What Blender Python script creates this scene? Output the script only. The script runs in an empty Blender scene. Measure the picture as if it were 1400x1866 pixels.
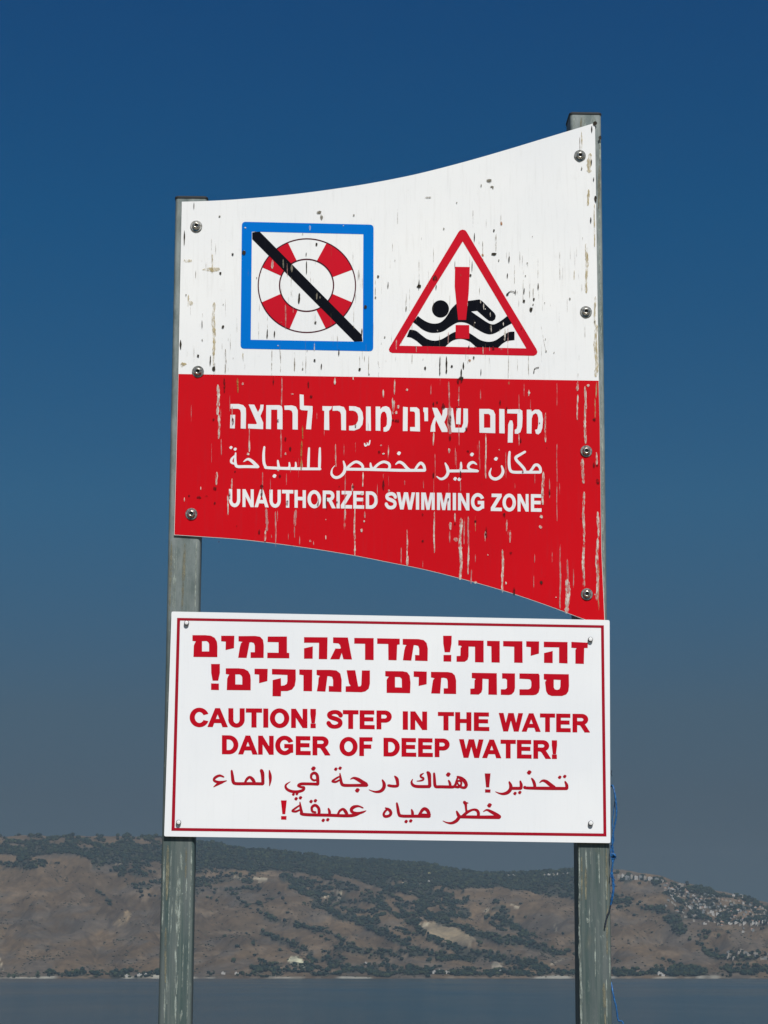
import bpy, math, random
import numpy as np
from mathutils import Vector, geometry
random.seed(7)
sc = bpy.context.scene
C = sc.collection
R = math.radians

# ------------------------------------------------------------------ camera
F = 4500.0                       # focal length in units of 1/1866 frame height
PITCH = math.atan((1778 - 933) / F)
EYE = 1.6
cd = bpy.data.cameras.new('camera')
cam = bpy.data.objects.new('camera', cd)
C.objects.link(cam)
cd.sensor_fit = 'VERTICAL'; cd.sensor_height = 36.0; cd.sensor_width = 27.0
cd.lens = F / 1866 * 36
cd.clip_start = 0.1; cd.clip_end = 40000
cam.location = (0, 0, EYE)
cam.rotation_euler = (math.pi / 2 + PITCH, 0, 0)
sc.camera = cam

# ------------------------------------------------------------------ light
SUN_EL = R(50)
SUN_AZ = R(14)                   # degrees to the right of straight behind the camera
world = bpy.data.worlds.new("World"); sc.world = world; world.use_nodes = True
wn = world.node_tree.nodes; wl = world.node_tree.links
bg = wn['Background']; bg.inputs[1].default_value = 0.10
sky = wn.new('ShaderNodeTexSky'); sky.sky_type = 'NISHITA'; sky.sun_disc = False
sky.sun_elevation = SUN_EL; sky.sun_rotation = math.pi - SUN_AZ
sky.altitude = 0; sky.air_density = 0.2; sky.dust_density = 0.3; sky.ozone_density = 6
tc = wn.new('ShaderNodeTexCoord'); sx = wn.new('ShaderNodeSeparateXYZ')
wl.new(tc.outputs['Generated'], sx.inputs[0])
rp = wn.new('ShaderNodeValToRGB')          # dusty, polarised sky: darker towards the horizon than a clean one
SKY_RAMP = [(0.0, (.19, .18, .12)), (0.05, (.26, .24, .155)), (0.07, (.37, .335, .215)), (0.105, (.50, .54, .36)),
            (0.19, (.35, 1.0, .87)), (0.30, (.04, 1.10, 1.26)), (0.40, (.0, 1.05, 1.46))]
cr = rp.color_ramp
while len(cr.elements) < len(SKY_RAMP): cr.elements.new(0.5)
for e, (p, c) in zip(cr.elements, SKY_RAMP):
    e.position = p; e.color = (c[0] / 2, c[1] / 2, c[2] / 2, 1)
wl.new(sx.outputs['Z'], rp.inputs[0])
mx = wn.new('ShaderNodeMix'); mx.data_type = 'RGBA'; mx.blend_type = 'MULTIPLY'; mx.inputs[0].default_value = 1
wl.new(sky.outputs[0], mx.inputs[6]); wl.new(rp.outputs[0], mx.inputs[7])
m2 = wn.new('ShaderNodeMix'); m2.data_type = 'RGBA'; m2.blend_type = 'MULTIPLY'; m2.inputs[0].default_value = 1
m2.inputs[7].default_value = (2, 2, 2, 1)
wl.new(mx.outputs[2], m2.inputs[6]); wl.new(m2.outputs[2], bg.inputs[0])
sd = bpy.data.lights.new('sun', 'SUN'); sd.energy = 4.6; sd.angle = R(0.53); sd.color = (1.0, 0.96, 0.9)
sun = bpy.data.objects.new('sun', sd); C.objects.link(sun)
sdir = Vector((math.sin(SUN_AZ) * math.cos(SUN_EL), -math.cos(SUN_AZ) * math.cos(SUN_EL), math.sin(SUN_EL)))
sun.rotation_euler = sdir.to_track_quat('Z', 'Y').to_euler(); sun.location = (3, -5, 8)
sc.view_settings.view_transform = 'Standard'; sc.view_settings.look = 'None'
sc.view_settings.exposure = 0.0; sc.view_settings.gamma = 1.0
sc.view_settings.use_curve_mapping = False
sc.cycles.volume_bounces = 1
sc.cycles.max_bounces = 8
sc.cycles.transparent_max_bounces = 24

# ------------------------------------------------------------------ helpers
def mesh(name, verts, faces, mat=None, parent=None, kind=None, smooth=False, loc=None, link=True):
    me = bpy.data.meshes.new(name)
    me.from_pydata([tuple(v) for v in verts], [], [tuple(f) for f in faces])
    me.update()
    if smooth: me.shade_smooth()
    o = bpy.data.objects.new(name, me)
    if link: C.objects.link(o)
    if mat: me.materials.append(mat)
    if parent: o.parent = parent
    if kind: o['kind'] = kind
    if loc: o.location = loc
    return o
def tag(o, label, cat, group=None):
    o['label'] = label; o['category'] = cat
    if group: o['group'] = group
    return o
def empty(name, loc, rz=0.0):
    o = bpy.data.objects.new(name, None); C.objects.link(o)
    o.location = loc; o.rotation_euler = (0, 0, rz); o.empty_display_size = .05
    return o

class MT:
    """small node-material builder"""
    def __init__(s, name, base=(.5, .5, .5), rough=.6, metal=0, spec=.5):
        s.m = bpy.data.materials.new(name); s.m.use_nodes = True
        s.n = s.m.node_tree.nodes; s.l = s.m.node_tree.links
        s.b = s.n['Principled BSDF']
        s.b.inputs['Base Color'].default_value = (*base, 1); s.b.inputs['Roughness'].default_value = rough
        s.b.inputs['Metallic'].default_value = metal; s.b.inputs['Specular IOR Level'].default_value = spec
        s.col = None; s.base = base
        s.tc = s.n.new('ShaderNodeTexCoord')
    def noise(s, scale=(1, 1, 1), sc_=5, detail=6, rough=.6, dist=0, coord='Object'):
        mp = s.n.new('ShaderNodeMapping'); mp.inputs['Scale'].default_value = scale
        s.l.new(s.tc.outputs[coord], mp.inputs[0])
        t = s.n.new('ShaderNodeTexNoise'); t.inputs['Scale'].default_value = sc_
        t.inputs['Detail'].default_value = detail; t.inputs['Roughness'].default_value = rough
        t.inputs['Distortion'].default_value = dist
        s.l.new(mp.outputs[0], t.inputs[0]); return t.outputs[0]
    def ramp(s, fac, a, b, va=(0, 0, 0), vb=(1, 1, 1)):
        r = s.n.new('ShaderNodeValToRGB'); e = r.color_ramp.elements
        e[0].position = a; e[0].color = (*va, 1); e[1].position = b; e[1].color = (*vb, 1)
        s.l.new(fac, r.inputs[0]); return r.outputs[0]
    def mix(s, fac, colb, amount=1.0):
        x = s.n.new('ShaderNodeMix'); x.data_type = 'RGBA'
        if amount != 1.0:
            q = s.n.new('ShaderNodeMath'); q.operation = 'MULTIPLY'; q.inputs[1].default_value = amount
            s.l.new(fac, q.inputs[0]); fac = q.outputs[0]
        s.l.new(fac, x.inputs[0])
        if s.col is None: x.inputs[6].default_value = (*s.base, 1)
        else: s.l.new(s.col, x.inputs[6])
        if isinstance(colb, tuple): x.inputs[7].default_value = (*colb, 1)
        else: s.l.new(colb, x.inputs[7])
        s.col = x.outputs[2]; s.l.new(s.col, s.b.inputs['Base Color']); return s
    def bump(s, h, strength=.3, dist=.001):
        b = s.n.new('ShaderNodeBump'); b.inputs['Strength'].default_value = strength
        b.inputs['Distance'].default_value = dist
        s.l.new(h, b.inputs['Height']); s.l.new(b.outputs[0], s.b.inputs['Normal']); return s
    def alpha(s, fac):
        s.l.new(fac, s.b.inputs['Alpha']); return s

# ------------------------------------------------------------------ materials of the signs
def panel_mat(name, base, dirt, amt, spec=.08):
    m = MT(name, base, .55, 0, spec)
    m.mix(m.ramp(m.noise((30, 1, 2.2), 5, 8, .65), .52, .75), dirt, amt)
    m.mix(m.ramp(m.noise((6, 1, 6), 9, 10, .75), .58, .72), dirt, amt * .8)
    m.mix(m.ramp(m.noise((1, 1, 1), 3.1, 4, .5), .35, .7), (base[0] * .86, base[1] * .88, base[2] * .92), .7)
    m.bump(m.noise((1, 1, 1), 3.5, 2, .5), .25, .004)
    return m.m
M_white_old = panel_mat('aged_white_sheet', (.85, .85, .84), (.42, .40, .36), .22)
M_white_new = panel_mat('clean_white_sheet', (.84, .85, .86), (.62, .63, .63), .16)
M_red_old = panel_mat('aged_red_film', (.58, .0018, .008), (.42, .02, .03), .35)
M_red_pic = panel_mat('red_pictogram_film', (.56, .003, .017), (.45, .02, .03), .25)
M_blue_pic = panel_mat('blue_pictogram_film', (.0005, .165, .60), (.002, .11, .42), .25, .02)
M_black_pic = panel_mat('black_pictogram_film', (.004, .005, .009), (.02, .02, .025), .3, .03)
M_maroon_line = panel_mat('maroon_outline_film', (.075, .004, .014), (.02, .01, .01), .3)
M_letter_white = panel_mat('white_letter_film', (.80, .80, .80), (.5, .42, .38), .35)
M_red_new = panel_mat('red_print', (.50, .0022, .013), (.42, .006, .02), .25)
M_brownred = panel_mat('faded_red_print', (.40, .005, .016), (.16, .015, .02), .8)
M_border = panel_mat('dark_red_border_print', (.36, .006, .02), (.20, .015, .02), .5)
M_edge = MT('sheet_metal_edge', (.35, .36, .36), .5, .4).m

def galv(name, seed):
    m = MT(name, (.112, .134, .134), .55, .1, .25)
    m.mix(m.ramp(m.noise((16, 16, 1.1 + seed * .1), 3, 8, .65), .40, .62), (.055, .088, .086))
    m.mix(m.ramp(m.noise((22, 22, .5), 2.3 + seed, 6, .6), .54, .66), (.17, .195, .185), .7)
    m.mix(m.ramp(m.noise((60, 60, .9), 1.2 + seed * .3, 5, .6), .54, .70), (.20, .225, .20), .5)
    m.mix(m.ramp(m.noise((11, 11, 2.6), 6 + seed, 12, .78, 1.4), .61, .68), (.40, .45, .41), .85)
    m.mix(m.ramp(m.noise((50, 50, 20), 3, 6, .7), .60, .75), (.36, .40, .35), .35)
    m.mix(m.ramp(m.noise((5, 5, 1.3), 4 + seed, 5, .6), .58, .74), (.20, .18, .12), .35)
    sp_ = m.n.new('ShaderNodeSeparateXYZ'); m.l.new(m.tc.outputs['Object'], sp_.inputs[0])
    zc = m.n.new('ShaderNodeMapRange'); zc.inputs[1].default_value = 1.95; zc.inputs[2].default_value = 2.5; m.l.new(sp_.outputs['Z'], zc.inputs[0])
    mu = m.n.new('ShaderNodeMath'); mu.operation = 'MULTIPLY'; m.l.new(zc.outputs[0], mu.inputs[0])
    m.l.new(m.ramp(m.noise((9, 9, 3), 4 + seed, 10, .7), .30, .62), mu.inputs[1])
    m.mix(mu.outputs[0], (.32, .355, .345), .75)
    m.bump(m.noise((1, 1, .4), 260, 5, .6), .35, .0008)
    return m.m
M_galv_a = galv('galvanised_steel_greenish', 0)
M_galv_b = galv('galvanised_steel_streaked', 1)
M_cap = MT('dark_plastic_cap', (.03, .032, .035), .6).m
m = MT('stainless_washer', (.42, .40, .36), .38, .85)
m.mix(m.ramp(m.noise((1, 1, 1), 320, 4, .6), .45, .6), (.09, .08, .06), .7); M_washer = m.m
m = MT('bolt_steel', (.50, .48, .43), .3, .9)
m.mix(m.ramp(m.noise((1, 1, 1), 420, 4, .6), .48, .6), (.06, .045, .03), .8); M_bolt = m.m
M_socket = MT('bolt_socket_black', (.010, .009, .008), .8).m  # near-black floor of the bolt recess
M_rivet = MT('polished_rivet', (.62, .62, .62), .16, 1.0).m

# ------------------------------------------------------------------ plane of the sign
YAW = R(2.0)
U = Vector((math.cos(YAW), math.sin(YAW), 0)); V = Vector((0, 0, 1)); N = Vector((math.sin(YAW), -math.cos(YAW), 0))
def ray(x, y):
    d = ((x - 700) / F, 1.0, -(y - 933) / F); c, s = math.cos(PITCH), math.sin(PITCH)
    return Vector((d[0], d[1] * c - d[2] * s, d[1] * s + d[2] * c))
CAMP = Vector((0, 0, EYE))
_r0 = ray(705, 1124); P0 = CAMP + _r0.normalized() * 4.55
def hit(x, y, w=0.0):
    """point of the sign plane (real metres in the sign's own frame) measured off the photograph"""
    r = ray(x, y); t = (P0 - CAMP).dot(N) / r.dot(N)
    q = CAMP + r * t - P0
    return Vector((q.dot(U), -w, q.dot(V)))           # frame: x right, y away from viewer, z up
def to_world(p): return P0 + U * p.x - N * p.y + V * p.z

def circle(cx, cy, rx, ry, a0=0, a1=360, n=40, rot=0):
    o = []
    for i in range(n + 1):
        a = R(a0 + (a1 - a0) * i / n)
        o.append((cx + rx * math.cos(a), cy - ry * math.sin(a)))
    return o
def fill(loops2d):
    """even-odd triangulation of a polygon with holes"""
    loops = [[Vector((x, y, 0)) for x, y in L] for L in loops2d]
    return [v for L in loops for v in L], geometry.tessellate_polygon(loops)
def union(polys):
    vs, fs = [], []
    for p in polys:
        a = len(vs); vs += [Vector((x, y)) for x, y in p]
        s = sum(p[i - 1][0] * p[i][1] - p[i][0] * p[i - 1][1] for i in range(len(p)))
        idx = list(range(a, a + len(p))); fs.append(idx if s > 0 else idx[::-1])
    ov, oe, of, a, b, c = geometry.delaunay_2d_cdt(vs, [], fs, 1, 1e-4)
    return [Vector((v[0], v[1], 0)) for v in ov], [f for f, src in zip(of, c) if len(src) > 0]
def dense(L, step=14):
    """polygon in pixel space with extra points (perspective is tiny, keeps edges true)"""
    return L
def xf(org, s, pts): return [(org[0] + x / s, org[1] + y / s) for x, y in pts]
def smooth_path(pts, n=6):
    P = [np.array(p, float) for p in pts]; out = []
    for i in range(len(P) - 1):
        p0 = P[max(i - 1, 0)]; p1 = P[i]; p2 = P[i + 1]; p3 = P[min(i + 2, len(P) - 1)]
        for k in range(n):
            t = k / n
            out.append(.5 * ((2 * p1) + (-p0 + p2) * t + (2 * p0 - 5 * p1 + 4 * p2 - p3) * t * t + (-p0 + 3 * p1 - 3 * p2 + p3) * t ** 3))
    out.append(P[-1]); return out
def stroke_polys(pts, n=6, cap=True):
    """convex quads + round joints of a pen stroke; pts = (x, y, width)"""
    S = smooth_path(pts, n); out = []
    for a, b in zip(S[:-1], S[1:]):
        d = b[:2] - a[:2]; L = math.hypot(*d)
        if L < 1e-6: continue
        nn = np.array([-d[1], d[0]]) / L
        wa, wb = max(a[2], 1e-3) / 2, max(b[2], 1e-3) / 2
        out.append([tuple(a[:2] + nn * wa), tuple(b[:2] + nn * wb), tuple(b[:2] - nn * wb), tuple(a[:2] - nn * wa)])
    for i, a in enumerate(S):
        if (i == 0 or i == len(S) - 1) and not cap: continue
        r = a[2] / 2 * (.97 if 0 < i < len(S) - 1 else .8)
        out.append([(a[0] + r * math.cos(k * math.pi / 4), a[1] + r * math.sin(k * math.pi / 4)) for k in range(8)])
    return out
def decal(name, shapes, w, mat, parent, kind=None, off=Vector((0, 0, 0)), th=0.0002):
    """printed film: list of (verts in photo pixels, faces) -> thin closed-edge sheet on the sign plane"""
    vs, fs = [], []
    for v, f in shapes:
        a = len(vs); vs += [hit(p.x, p.y, w) - off for p in v]
        for q in f:
            q = [a + i for i in q]
            p = [vs[i] for i in q]
            nrm = (p[1] - p[0]).cross(p[2] - p[0])
            fs.append(q if nrm.y < 0 else q[::-1])
    return mesh(name, vs, fs, mat, parent, kind)

# ------------------------------------------------------------------ Latin capitals, in cap heights, y up
def arc(cx, cy, rx, ry, a0, a1, n=14):
    return [(cx + rx * math.cos(R(a0 + (a1 - a0) * i / n)), cy + ry * math.sin(R(a0 + (a1 - a0) * i / n))) for i in range(n + 1)]
G = {}
G['I'] = (.39, [[(.1, 0), (.1, 1), (.305, 1), (.305, 0)]])
G['H'] = (1.0, [[(.1, 0), (.1, 1), (.305, 1), (.305, .61), (.7, .61), (.7, 1), (.905, 1), (.905, 0), (.7, 0), (.7, .44), (.305, .44), (.305, 0)]])
G['N'] = (1.0, [[(.1, 0), (.1, 1), (.3, 1), (.71, .33), (.71, 1), (.9, 1), (.9, 0), (.7, 0), (.29, .65), (.29, 0)]])
G['E'] = (.93, [[(.1, 0), (.1, 1), (.845, 1), (.845, .83), (.305, .83), (.305, .61), (.8, .61), (.8, .44), (.305, .44), (.305, .17), (.865, .17), (.865, 0)]])
G['F'] = (.85, [[(.1, 0), (.1, 1), (.79, 1), (.79, .83), (.305, .83), (.305, .59), (.72, .59), (.72, .42), (.305, .42), (.305, 0)]])
G['T'] = (.855, [[(.325, 0), (.325, .83), (.03, .83), (.03, 1), (.83, 1), (.83, .83), (.535, .83), (.535, 0)]])
G['A'] = (1.0, [[(0, 0), (.39, 1), (.605, 1), (1, 0), (.78, 0), (.7, .227), (.3, .227), (.215, 0)], [(.36, .395), (.64, .395), (.5, .775)]])
G['W'] = (1.31, [[(0, 1), (.21, 1), (.36, .33), (.53, 1), (.79, 1), (.95, .33), (1.1, 1), (1.31, 1), (1.07, 0), (.845, 0), (.655, .73), (.47, 0), (.245, 0)]])
G['M'] = (1.16, [[(.1, 0), (.1, 1), (.4, 1), (.58, .32), (.76, 1), (1.06, 1), (1.06, 0), (.87, 0), (.87, .79), (.675, 0), (.485, 0), (.29, .79), (.29, 0)]])
G['Z'] = (.85, [[(.03, 0), (.03, .18), (.53, .83), (.09, .83), (.09, 1), (.81, 1), (.81, .845), (.29, .17), (.825, .17), (.825, 0)]])
G['O'] = (1.09, [arc(.545, .5, .485, .515, 0, 360, 36)[:-1], arc(.545, .5, .275, .34, 0, 360, 30)[:-1]])
G['D'] = (1.01, [[(.1, 0), (.1, 1), (.46, 1)] + arc(.46, .5, .49, .5, 88, -88, 20) + [(.46, 0)], [(.305, .17), (.305, .83), (.44, .83)] + arc(.44, .5, .3, .33, 86, -86, 16) + [(.44, .17)]])
G['P'] = (.93, [[(.1, 0), (.1, 1), (.54, 1)] + arc(.54, .69, .335, .31, 86, -86, 14) + [(.54, .38), (.305, .38), (.305, 0)], [(.305, .83), (.5, .83)] + arc(.5, .69, .165, .14, 80, -80, 10) + [(.5, .55), (.305, .55)]])
G['R'] = (1.02, [[(.1, 0), (.1, 1), (.6, 1)] + arc(.6, .715, .33, .285, 86, -62, 14) + [(.73, .44), (.80, .34), (1.02, 0), (.775, 0), (.60, .28), (.52, .39), (.43, .415), (.305, .415), (.305, 0)],
              [(.305, .83), (.57, .83)] + arc(.57, .705, .15, .125, 80, -80, 10) + [(.57, .58), (.305, .58)]])
G['U'] = (1.0, [[(.1, 1), (.305, 1), (.305, .40)] + arc(.5, .39, .195, .235, 185, 355, 14) + [(.7, .40), (.7, 1), (.905, 1), (.905, .42)] + arc(.5, .41, .405, .427, -2, -178, 20) + [(.1, .42)]])
G['C'] = (1.0, [arc(.53, .5, .485, .515, 26, 334, 34) + arc(.53, .5, .275, .34, 328, 30, 28)])
G['G'] = (1.09, [arc(.54, .5, .49, .515, 28, 312, 34) + [(.985, .13), (.985, .55), (.55, .55), (.55, .38), (.775, .38), (.775, .245)] + arc(.54, .5, .28, .34, 312, 32, 26)])
G['!'] = (.47, [[(.12, 1), (.355, 1), (.355, .75), (.3, .27), (.175, .27), (.12, .75)], [(.13, 0), (.13, .19), (.345, .19), (.345, 0)]])
_S = [(.82, .70, .2), (.755, .82, .2), (.64, .895, .19), (.49, .918, .175), (.32, .885, .19), (.195, .80, .2), (.19, .695, .2), (.28, .61, .2), (.45, .555, .2), (.62, .50, .2), (.75, .42, .2), (.79, .31, .2), (.75, .19, .2), (.64, .11, .19), (.48, .08, .175), (.31, .105, .19), (.19, .20, .2), (.13, .31, .2)]
G['S'] = (.93, None)
INK = {'A': (0, 1), 'W': (0, 1.31), 'T': (.03, .83), 'Z': (.03, .825), 'O': (.06, 1.03), 'C': (.045, .97), 'G': (.05, .985), 'S': (.06, .89), 'R': (.1, 1.02),
       'I': (.1, .305), 'E': (.1, .865), 'P': (.1, .875), 'D': (.1, .95), 'F': (.1, .79), '!': (.12, .355)}
BOLD = .030
def thick(loops, d=None):
    d = BOLD if d is None else d
    v, f = fill(loops); out = [[(v[i].x, v[i].y) for i in t] for t in f]
    for L in loops:
        for i in range(len(L)):
            a = np.array(L[i - 1], float); b = np.array(L[i], float); e = b - a; n_ = math.hypot(*e)
            if n_ < 1e-6: continue
            e /= n_; q = np.array([-e[1], e[0]]) * d; ex = e * d * .9
            out.append([tuple(a - ex + q), tuple(b + ex + q), tuple(b + ex - q), tuple(a - ex - q)])
    return out
def latin(word, bl, br, hl, hr):
    """word between pixel points bl (left end of baseline) and br (right end); hl / hr are cap heights there"""
    pen = 0; items = []
    for ch in word:
        items.append((ch, pen)); pen += G[ch][0]
    x0 = INK.get(word[0], (.1, .9))[0]; lc = word[-1]; x1 = items[-1][1] + INK.get(lc, (.1, .905))[1] + BOLD; x0 -= BOLD
    def T(x, y):
        t = (x - x0) / (x1 - x0); h = hl + (hr - hl) * t; y = (y + BOLD) / (1 + 2 * BOLD)
        return (bl[0] + (br[0] - bl[0]) * t, bl[1] + (br[1] - bl[1]) * t - h * y)
    out = []
    for ch, p in items:
        if ch == 'S':
            polys = stroke_polys([(x, .5 + (y - .5) * 1.0, w + 1.6 * BOLD) for x, y, w in _S], 4, False)
            out.append(union([[T(p + x, y) for x, y in q] for q in polys]))
        elif ch == '!':
            for L in G[ch][1]: out.append(union([[T(p + x, y) for x, y in q] for q in thick([L])]))
        else:
            out.append(union([[T(p + x, y) for x, y in q] for q in thick(G[ch][1])]))
    return out

# ------------------------------------------------------------------ posts
def build_post(name, lt, lb, wt, wb, top_y, mat, label):
    """square hollow section; lt / lb = left front edge at two photo heights, wt / wb = widths there"""
    root_p = None
    a = hit(*lt); b = hit(*lb); ar = hit(lt[0] + wt, lt[1]); br_ = hit(lb[0] + wb, lb[1])
    def edge(p, q, z):
        t = (z - q.z) / (p.z - q.z); return q.x + (p.x - q.x) * t
    ztop = hit(lt[0], top_y).z; zbot = -P0.z - .35
    base = to_world(Vector(((edge(a, b, -P0.z) + edge(ar, br_, -P0.z)) / 2, .035, -P0.z)))
    root = empty(name, base, YAW)
    off = Vector(((edge(a, b, -P0.z) + edge(ar, br_, -P0.z)) / 2, .035, -P0.z))
    D, r, y0, tk = .071, .006, .0035, .003
    def ring(z, ins=0, n=5):
        xl, xr = edge(a, b, z) + ins, edge(ar, br_, z) - ins
        ya, yb = y0 + ins, y0 + D - ins; rr = max(r - ins, .002); P = []
        for cx, cy, s in ((xl + rr, ya + rr, 180), (xr - rr, ya + rr, 270), (xr - rr, yb - rr, 0), (xl + rr, yb - rr, 90)):
            for k in range(n + 1):
                t = R(s + 90 * k / n); P.append(Vector((cx + rr * math.cos(t), cy + rr * math.sin(t), z)) - off)
        return P
    zs = [zbot, zbot + .3] + [zbot + .3 + (ztop - zbot - .3) * k / 14 for k in range(1, 15)]
    vs = []; fs = []
    for z in zs: vs += ring(z)
    n = 24
    for k in range(len(zs) - 1):
        for i in range(n): fs.append((k * n + i, k * n + (i + 1) % n, (k + 1) * n + (i + 1) % n, (k + 1) * n + i))
    o_ = len(vs); vs += ring(ztop, tk); vs += ring(ztop - .3, tk); t_ = (len(zs) - 1) * n
    for i in range(n):
        j = (i + 1) % n
        fs.append((t_ + i, t_ + j, o_ + j, o_ + i)); fs.append((o_ + i, o_ + j, o_ + n + j, o_ + n + i))
    tube = mesh('tube', vs, fs, mat, root, smooth=True)
    tube.data.set_sharp_from_angle(angle=R(40)) if hasattr(tube.data, 'set_sharp_from_angle') else None
    # plug: a lid with a turned rim standing a few mm above the tube
    vs = []; fs = []
    lv = [(ztop + .0003, -.0012), (ztop + .0030, -.0016), (ztop + .0048, 0.0005), (ztop + .0050, .006)]
    for z, ins in lv: vs += ring(z, ins)
    for k in range(len(lv) - 1):
        for i in range(n): fs.append((k * n + i, k * n + (i + 1) % n, (k + 1) * n + (i + 1) % n, (k + 1) * n + i))
    fs.append(tuple(range((len(lv) - 1) * n, len(lv) * n))); fs.append(tuple(reversed(range(n))))
    mesh('end_cap', vs, fs, M_cap, root)
    tag(root, label, 'post')
    return root
post_l = build_post('sign_post', (320, 360), (288, 1866), 57.5, 60.5, 360, M_galv_a,
                    'galvanised square steel post behind the left ends of both signs, the shorter post')
post_r = build_post('sign_post', (1039.5, 207), (1056.7, 1866), 56.5, 59.5, 207, M_galv_b,
                    'galvanised square steel post behind the right ends of both signs, the taller post')

# ------------------------------------------------------------------ panels
def panel(name, outline, w_front, th, mat, parent, off, bev=True):
    n = len(outline)
    f = [hit(x, y, w_front) - off for x, y in outline]; b = [p + Vector((0, th, 0)) for p in f]
    tris = geometry.tessellate_polygon([f]); fs = []
    for q in tris:
        nrm = (f[q[1]] - f[q[0]]).cross(f[q[2]] - f[q[0]])
        q = q if nrm.y < 0 else q[::-1]
        fs.append(tuple(q)); fs.append(tuple(i + n for i in reversed(q)))
    for i in range(n):
        j = (i + 1) % n; fs.append((i, j, j + n, i + n))
    o = mesh(name, f + b, fs, mat, parent); o.data.materials.append(M_edge)
    for k, p in enumerate(o.data.polygons):
        if k >= 2 * len(tris) or k % 2 == 1: p.material_index = 1
    return o
def sm(pts, n=5): return [tuple(p) for p in smooth_path(pts, n)]
top_edge = sm([(331.5, 367.5), (372, 366.4), (420, 364), (465, 360.5), (510, 356.5), (555, 351.5), (600, 345.6), (660, 336.5), (720, 325.5), (775, 313.5), (850, 294), (925, 272.4), (1000, 249.6), (1084.5, 224)])
bot_edge = sm([(1103, 1142), (1057, 1126), (1000, 1104.5), (925, 1079), (850, 1057.4), (775, 1038.5), (710, 1025.3), (642, 1012), (555, 998), (450, 984.5), (369, 978.3), (317.4, 975)])
right_edge = [(1087.5, 450), (1091.5, 693.5), (1096.5, 1000)]
left_edge = [(325.2, 679.5)]
up_base = to_world(hit(317.4, 975)); up_off = hit(317.4, 975)
upper = empty('swimming_warning_sign', up_base, YAW)
tag(upper, 'weathered white over red sign with life ring and swimmer pictograms, streaked with bird droppings', 'sign')
panel('panel', top_edge + right_edge + bot_edge + left_edge, 0.0, .002, M_white_old, upper, up_off)
def D(name, shapes, w, mat, parent=None, kind=None): return decal(name, shapes, w, mat, parent or upper, kind, up_off)
# red lower field of the panel (film 0.3 mm)
red = [(325.6, 681.5), (450, 683.6), (720, 687.8), (950, 691.5), (1091.0, 693.8), (1093, 780), (1096.0, 1000)] + sm([(1102.2, 1140.8), (1057, 1125.2), (1000, 1103.7), (925, 1078.2), (850, 1056.6), (775, 1037.7), (710, 1024.5), (642, 1011.2), (555, 997.2), (450, 983.7), (369, 977.5), (318.1, 974.2)])
D('red_field', [fill([red])], .0003, M_red_old)
# --- life ring pictogram
Z1 = (300, 180); s1 = 1400 / 420
def rrect(TL, TR, BR, BL, r, n=5):
    P = [np.array(p, float) for p in (TL, TR, BR, BL)]; out = []
    for i in range(4):
        p, a, b = P[i], P[i - 1], P[(i + 1) % 4]
        u = (a - p) / np.linalg.norm(a - p) * r; v = (b - p) / np.linalg.norm(b - p) * r
        for k in range(n + 1):
            t = k / n; out.append(tuple((1 - t) ** 2 * (p + u) + 2 * t * (1 - t) * p + t * t * (p + v)))
    return out
fo = rrect((470, 747), (1270, 765), (1268, 1534), (462, 1518), 24)
fi = [(531, 807), (1208, 823), (1205, 1476), (524, 1464)]
D('life_ring_frame', [fill([xf(Z1, s1, fo), xf(Z1, s1, fi)])], .0003, M_blue_pic)
cx, cy = 865, 1135
ring_shapes = []
ro = D('life_ring', [fill([xf(Z1, s1, circle(cx, cy, 299, 288, 0, 360, 72)[:-1]), xf(Z1, s1, circle(cx, cy, 292, 281, 0, 360, 72)[:-1])]),
                fill([xf(Z1, s1, circle(cx - 2, cy - 2, 168, 162, 0, 360, 60)[:-1]), xf(Z1, s1, circle(cx - 2, cy - 2, 160, 154, 0, 360, 60)[:-1])])], .0004, M_maroon_line)
for a0, a1 in ((20, 66), (113, 157), (201, 249), (-67, -21)):
    seg = circle(cx, cy, 296, 285, a0, a1, 16) + circle(cx - 2, cy - 2, 165, 159, a1 + 2, a0 - 2, 12)
    D('red_segment', [fill([xf(Z1, s1, seg)])], .0003, M_red_pic, ro)
D('forbidding_bar', [fill([xf(Z1, s1, [(533, 812), (578, 807), (1198, 1434), (1203, 1473), (1155, 1476), (533, 852)])])], .0005, M_black_pic)
# --- swimmer pictogram
ZT = (700, 410); sT = 1400 / 290
tri_o = [(655, 62), (668, 48), (690, 40), (714, 46), (728, 62), (1040, 592), (1340, 1090), (1350, 1116), (1342, 1138), (1318, 1151), (72, 1126), (50, 1116), (42, 1096), (50, 1076), (350, 570)]
tri_i = [(692, 145), (980, 625), (1252, 1086), (135, 1062), (410, 600)]
D('warning_triangle', [fill([xf(ZT, sT, tri_o), xf(ZT, sT, tri_i)])], .0003, M_red_pic)
sw_top = sm([(298, 800), (340, 832), (390, 858), (440, 868), (490, 860), (530, 830), (560, 790), (590, 740), (640, 690), (665, 676)], 4)
sw_arm = [(740, 668), (838, 655), (862, 668), (972, 775), (984, 800), (978, 828), (955, 845), (925, 843), (900, 825), (820, 755), (765, 760)]
sw_r = sm([(765, 760), (840, 812), (900, 852), (940, 872), (975, 872), (1030, 842), (1085, 800)], 4)[1:]
sw_bot = sm([(1125, 865), (1060, 900), (990, 945), (930, 962), (870, 945), (800, 905), (740, 868), (690, 855), (640, 860), (580, 895), (520, 935), (460, 948), (400, 945), (340, 920), (290, 880), (255, 855)], 4)
swimmer = D('swimmer', [fill([xf(ZT, sT, sw_top + sw_arm + sw_r + sw_bot)]), fill([xf(ZT, sT, circle(497, 738, 75, 76, 0, 360, 40)[:-1])])], .0004, M_black_pic)
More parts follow.
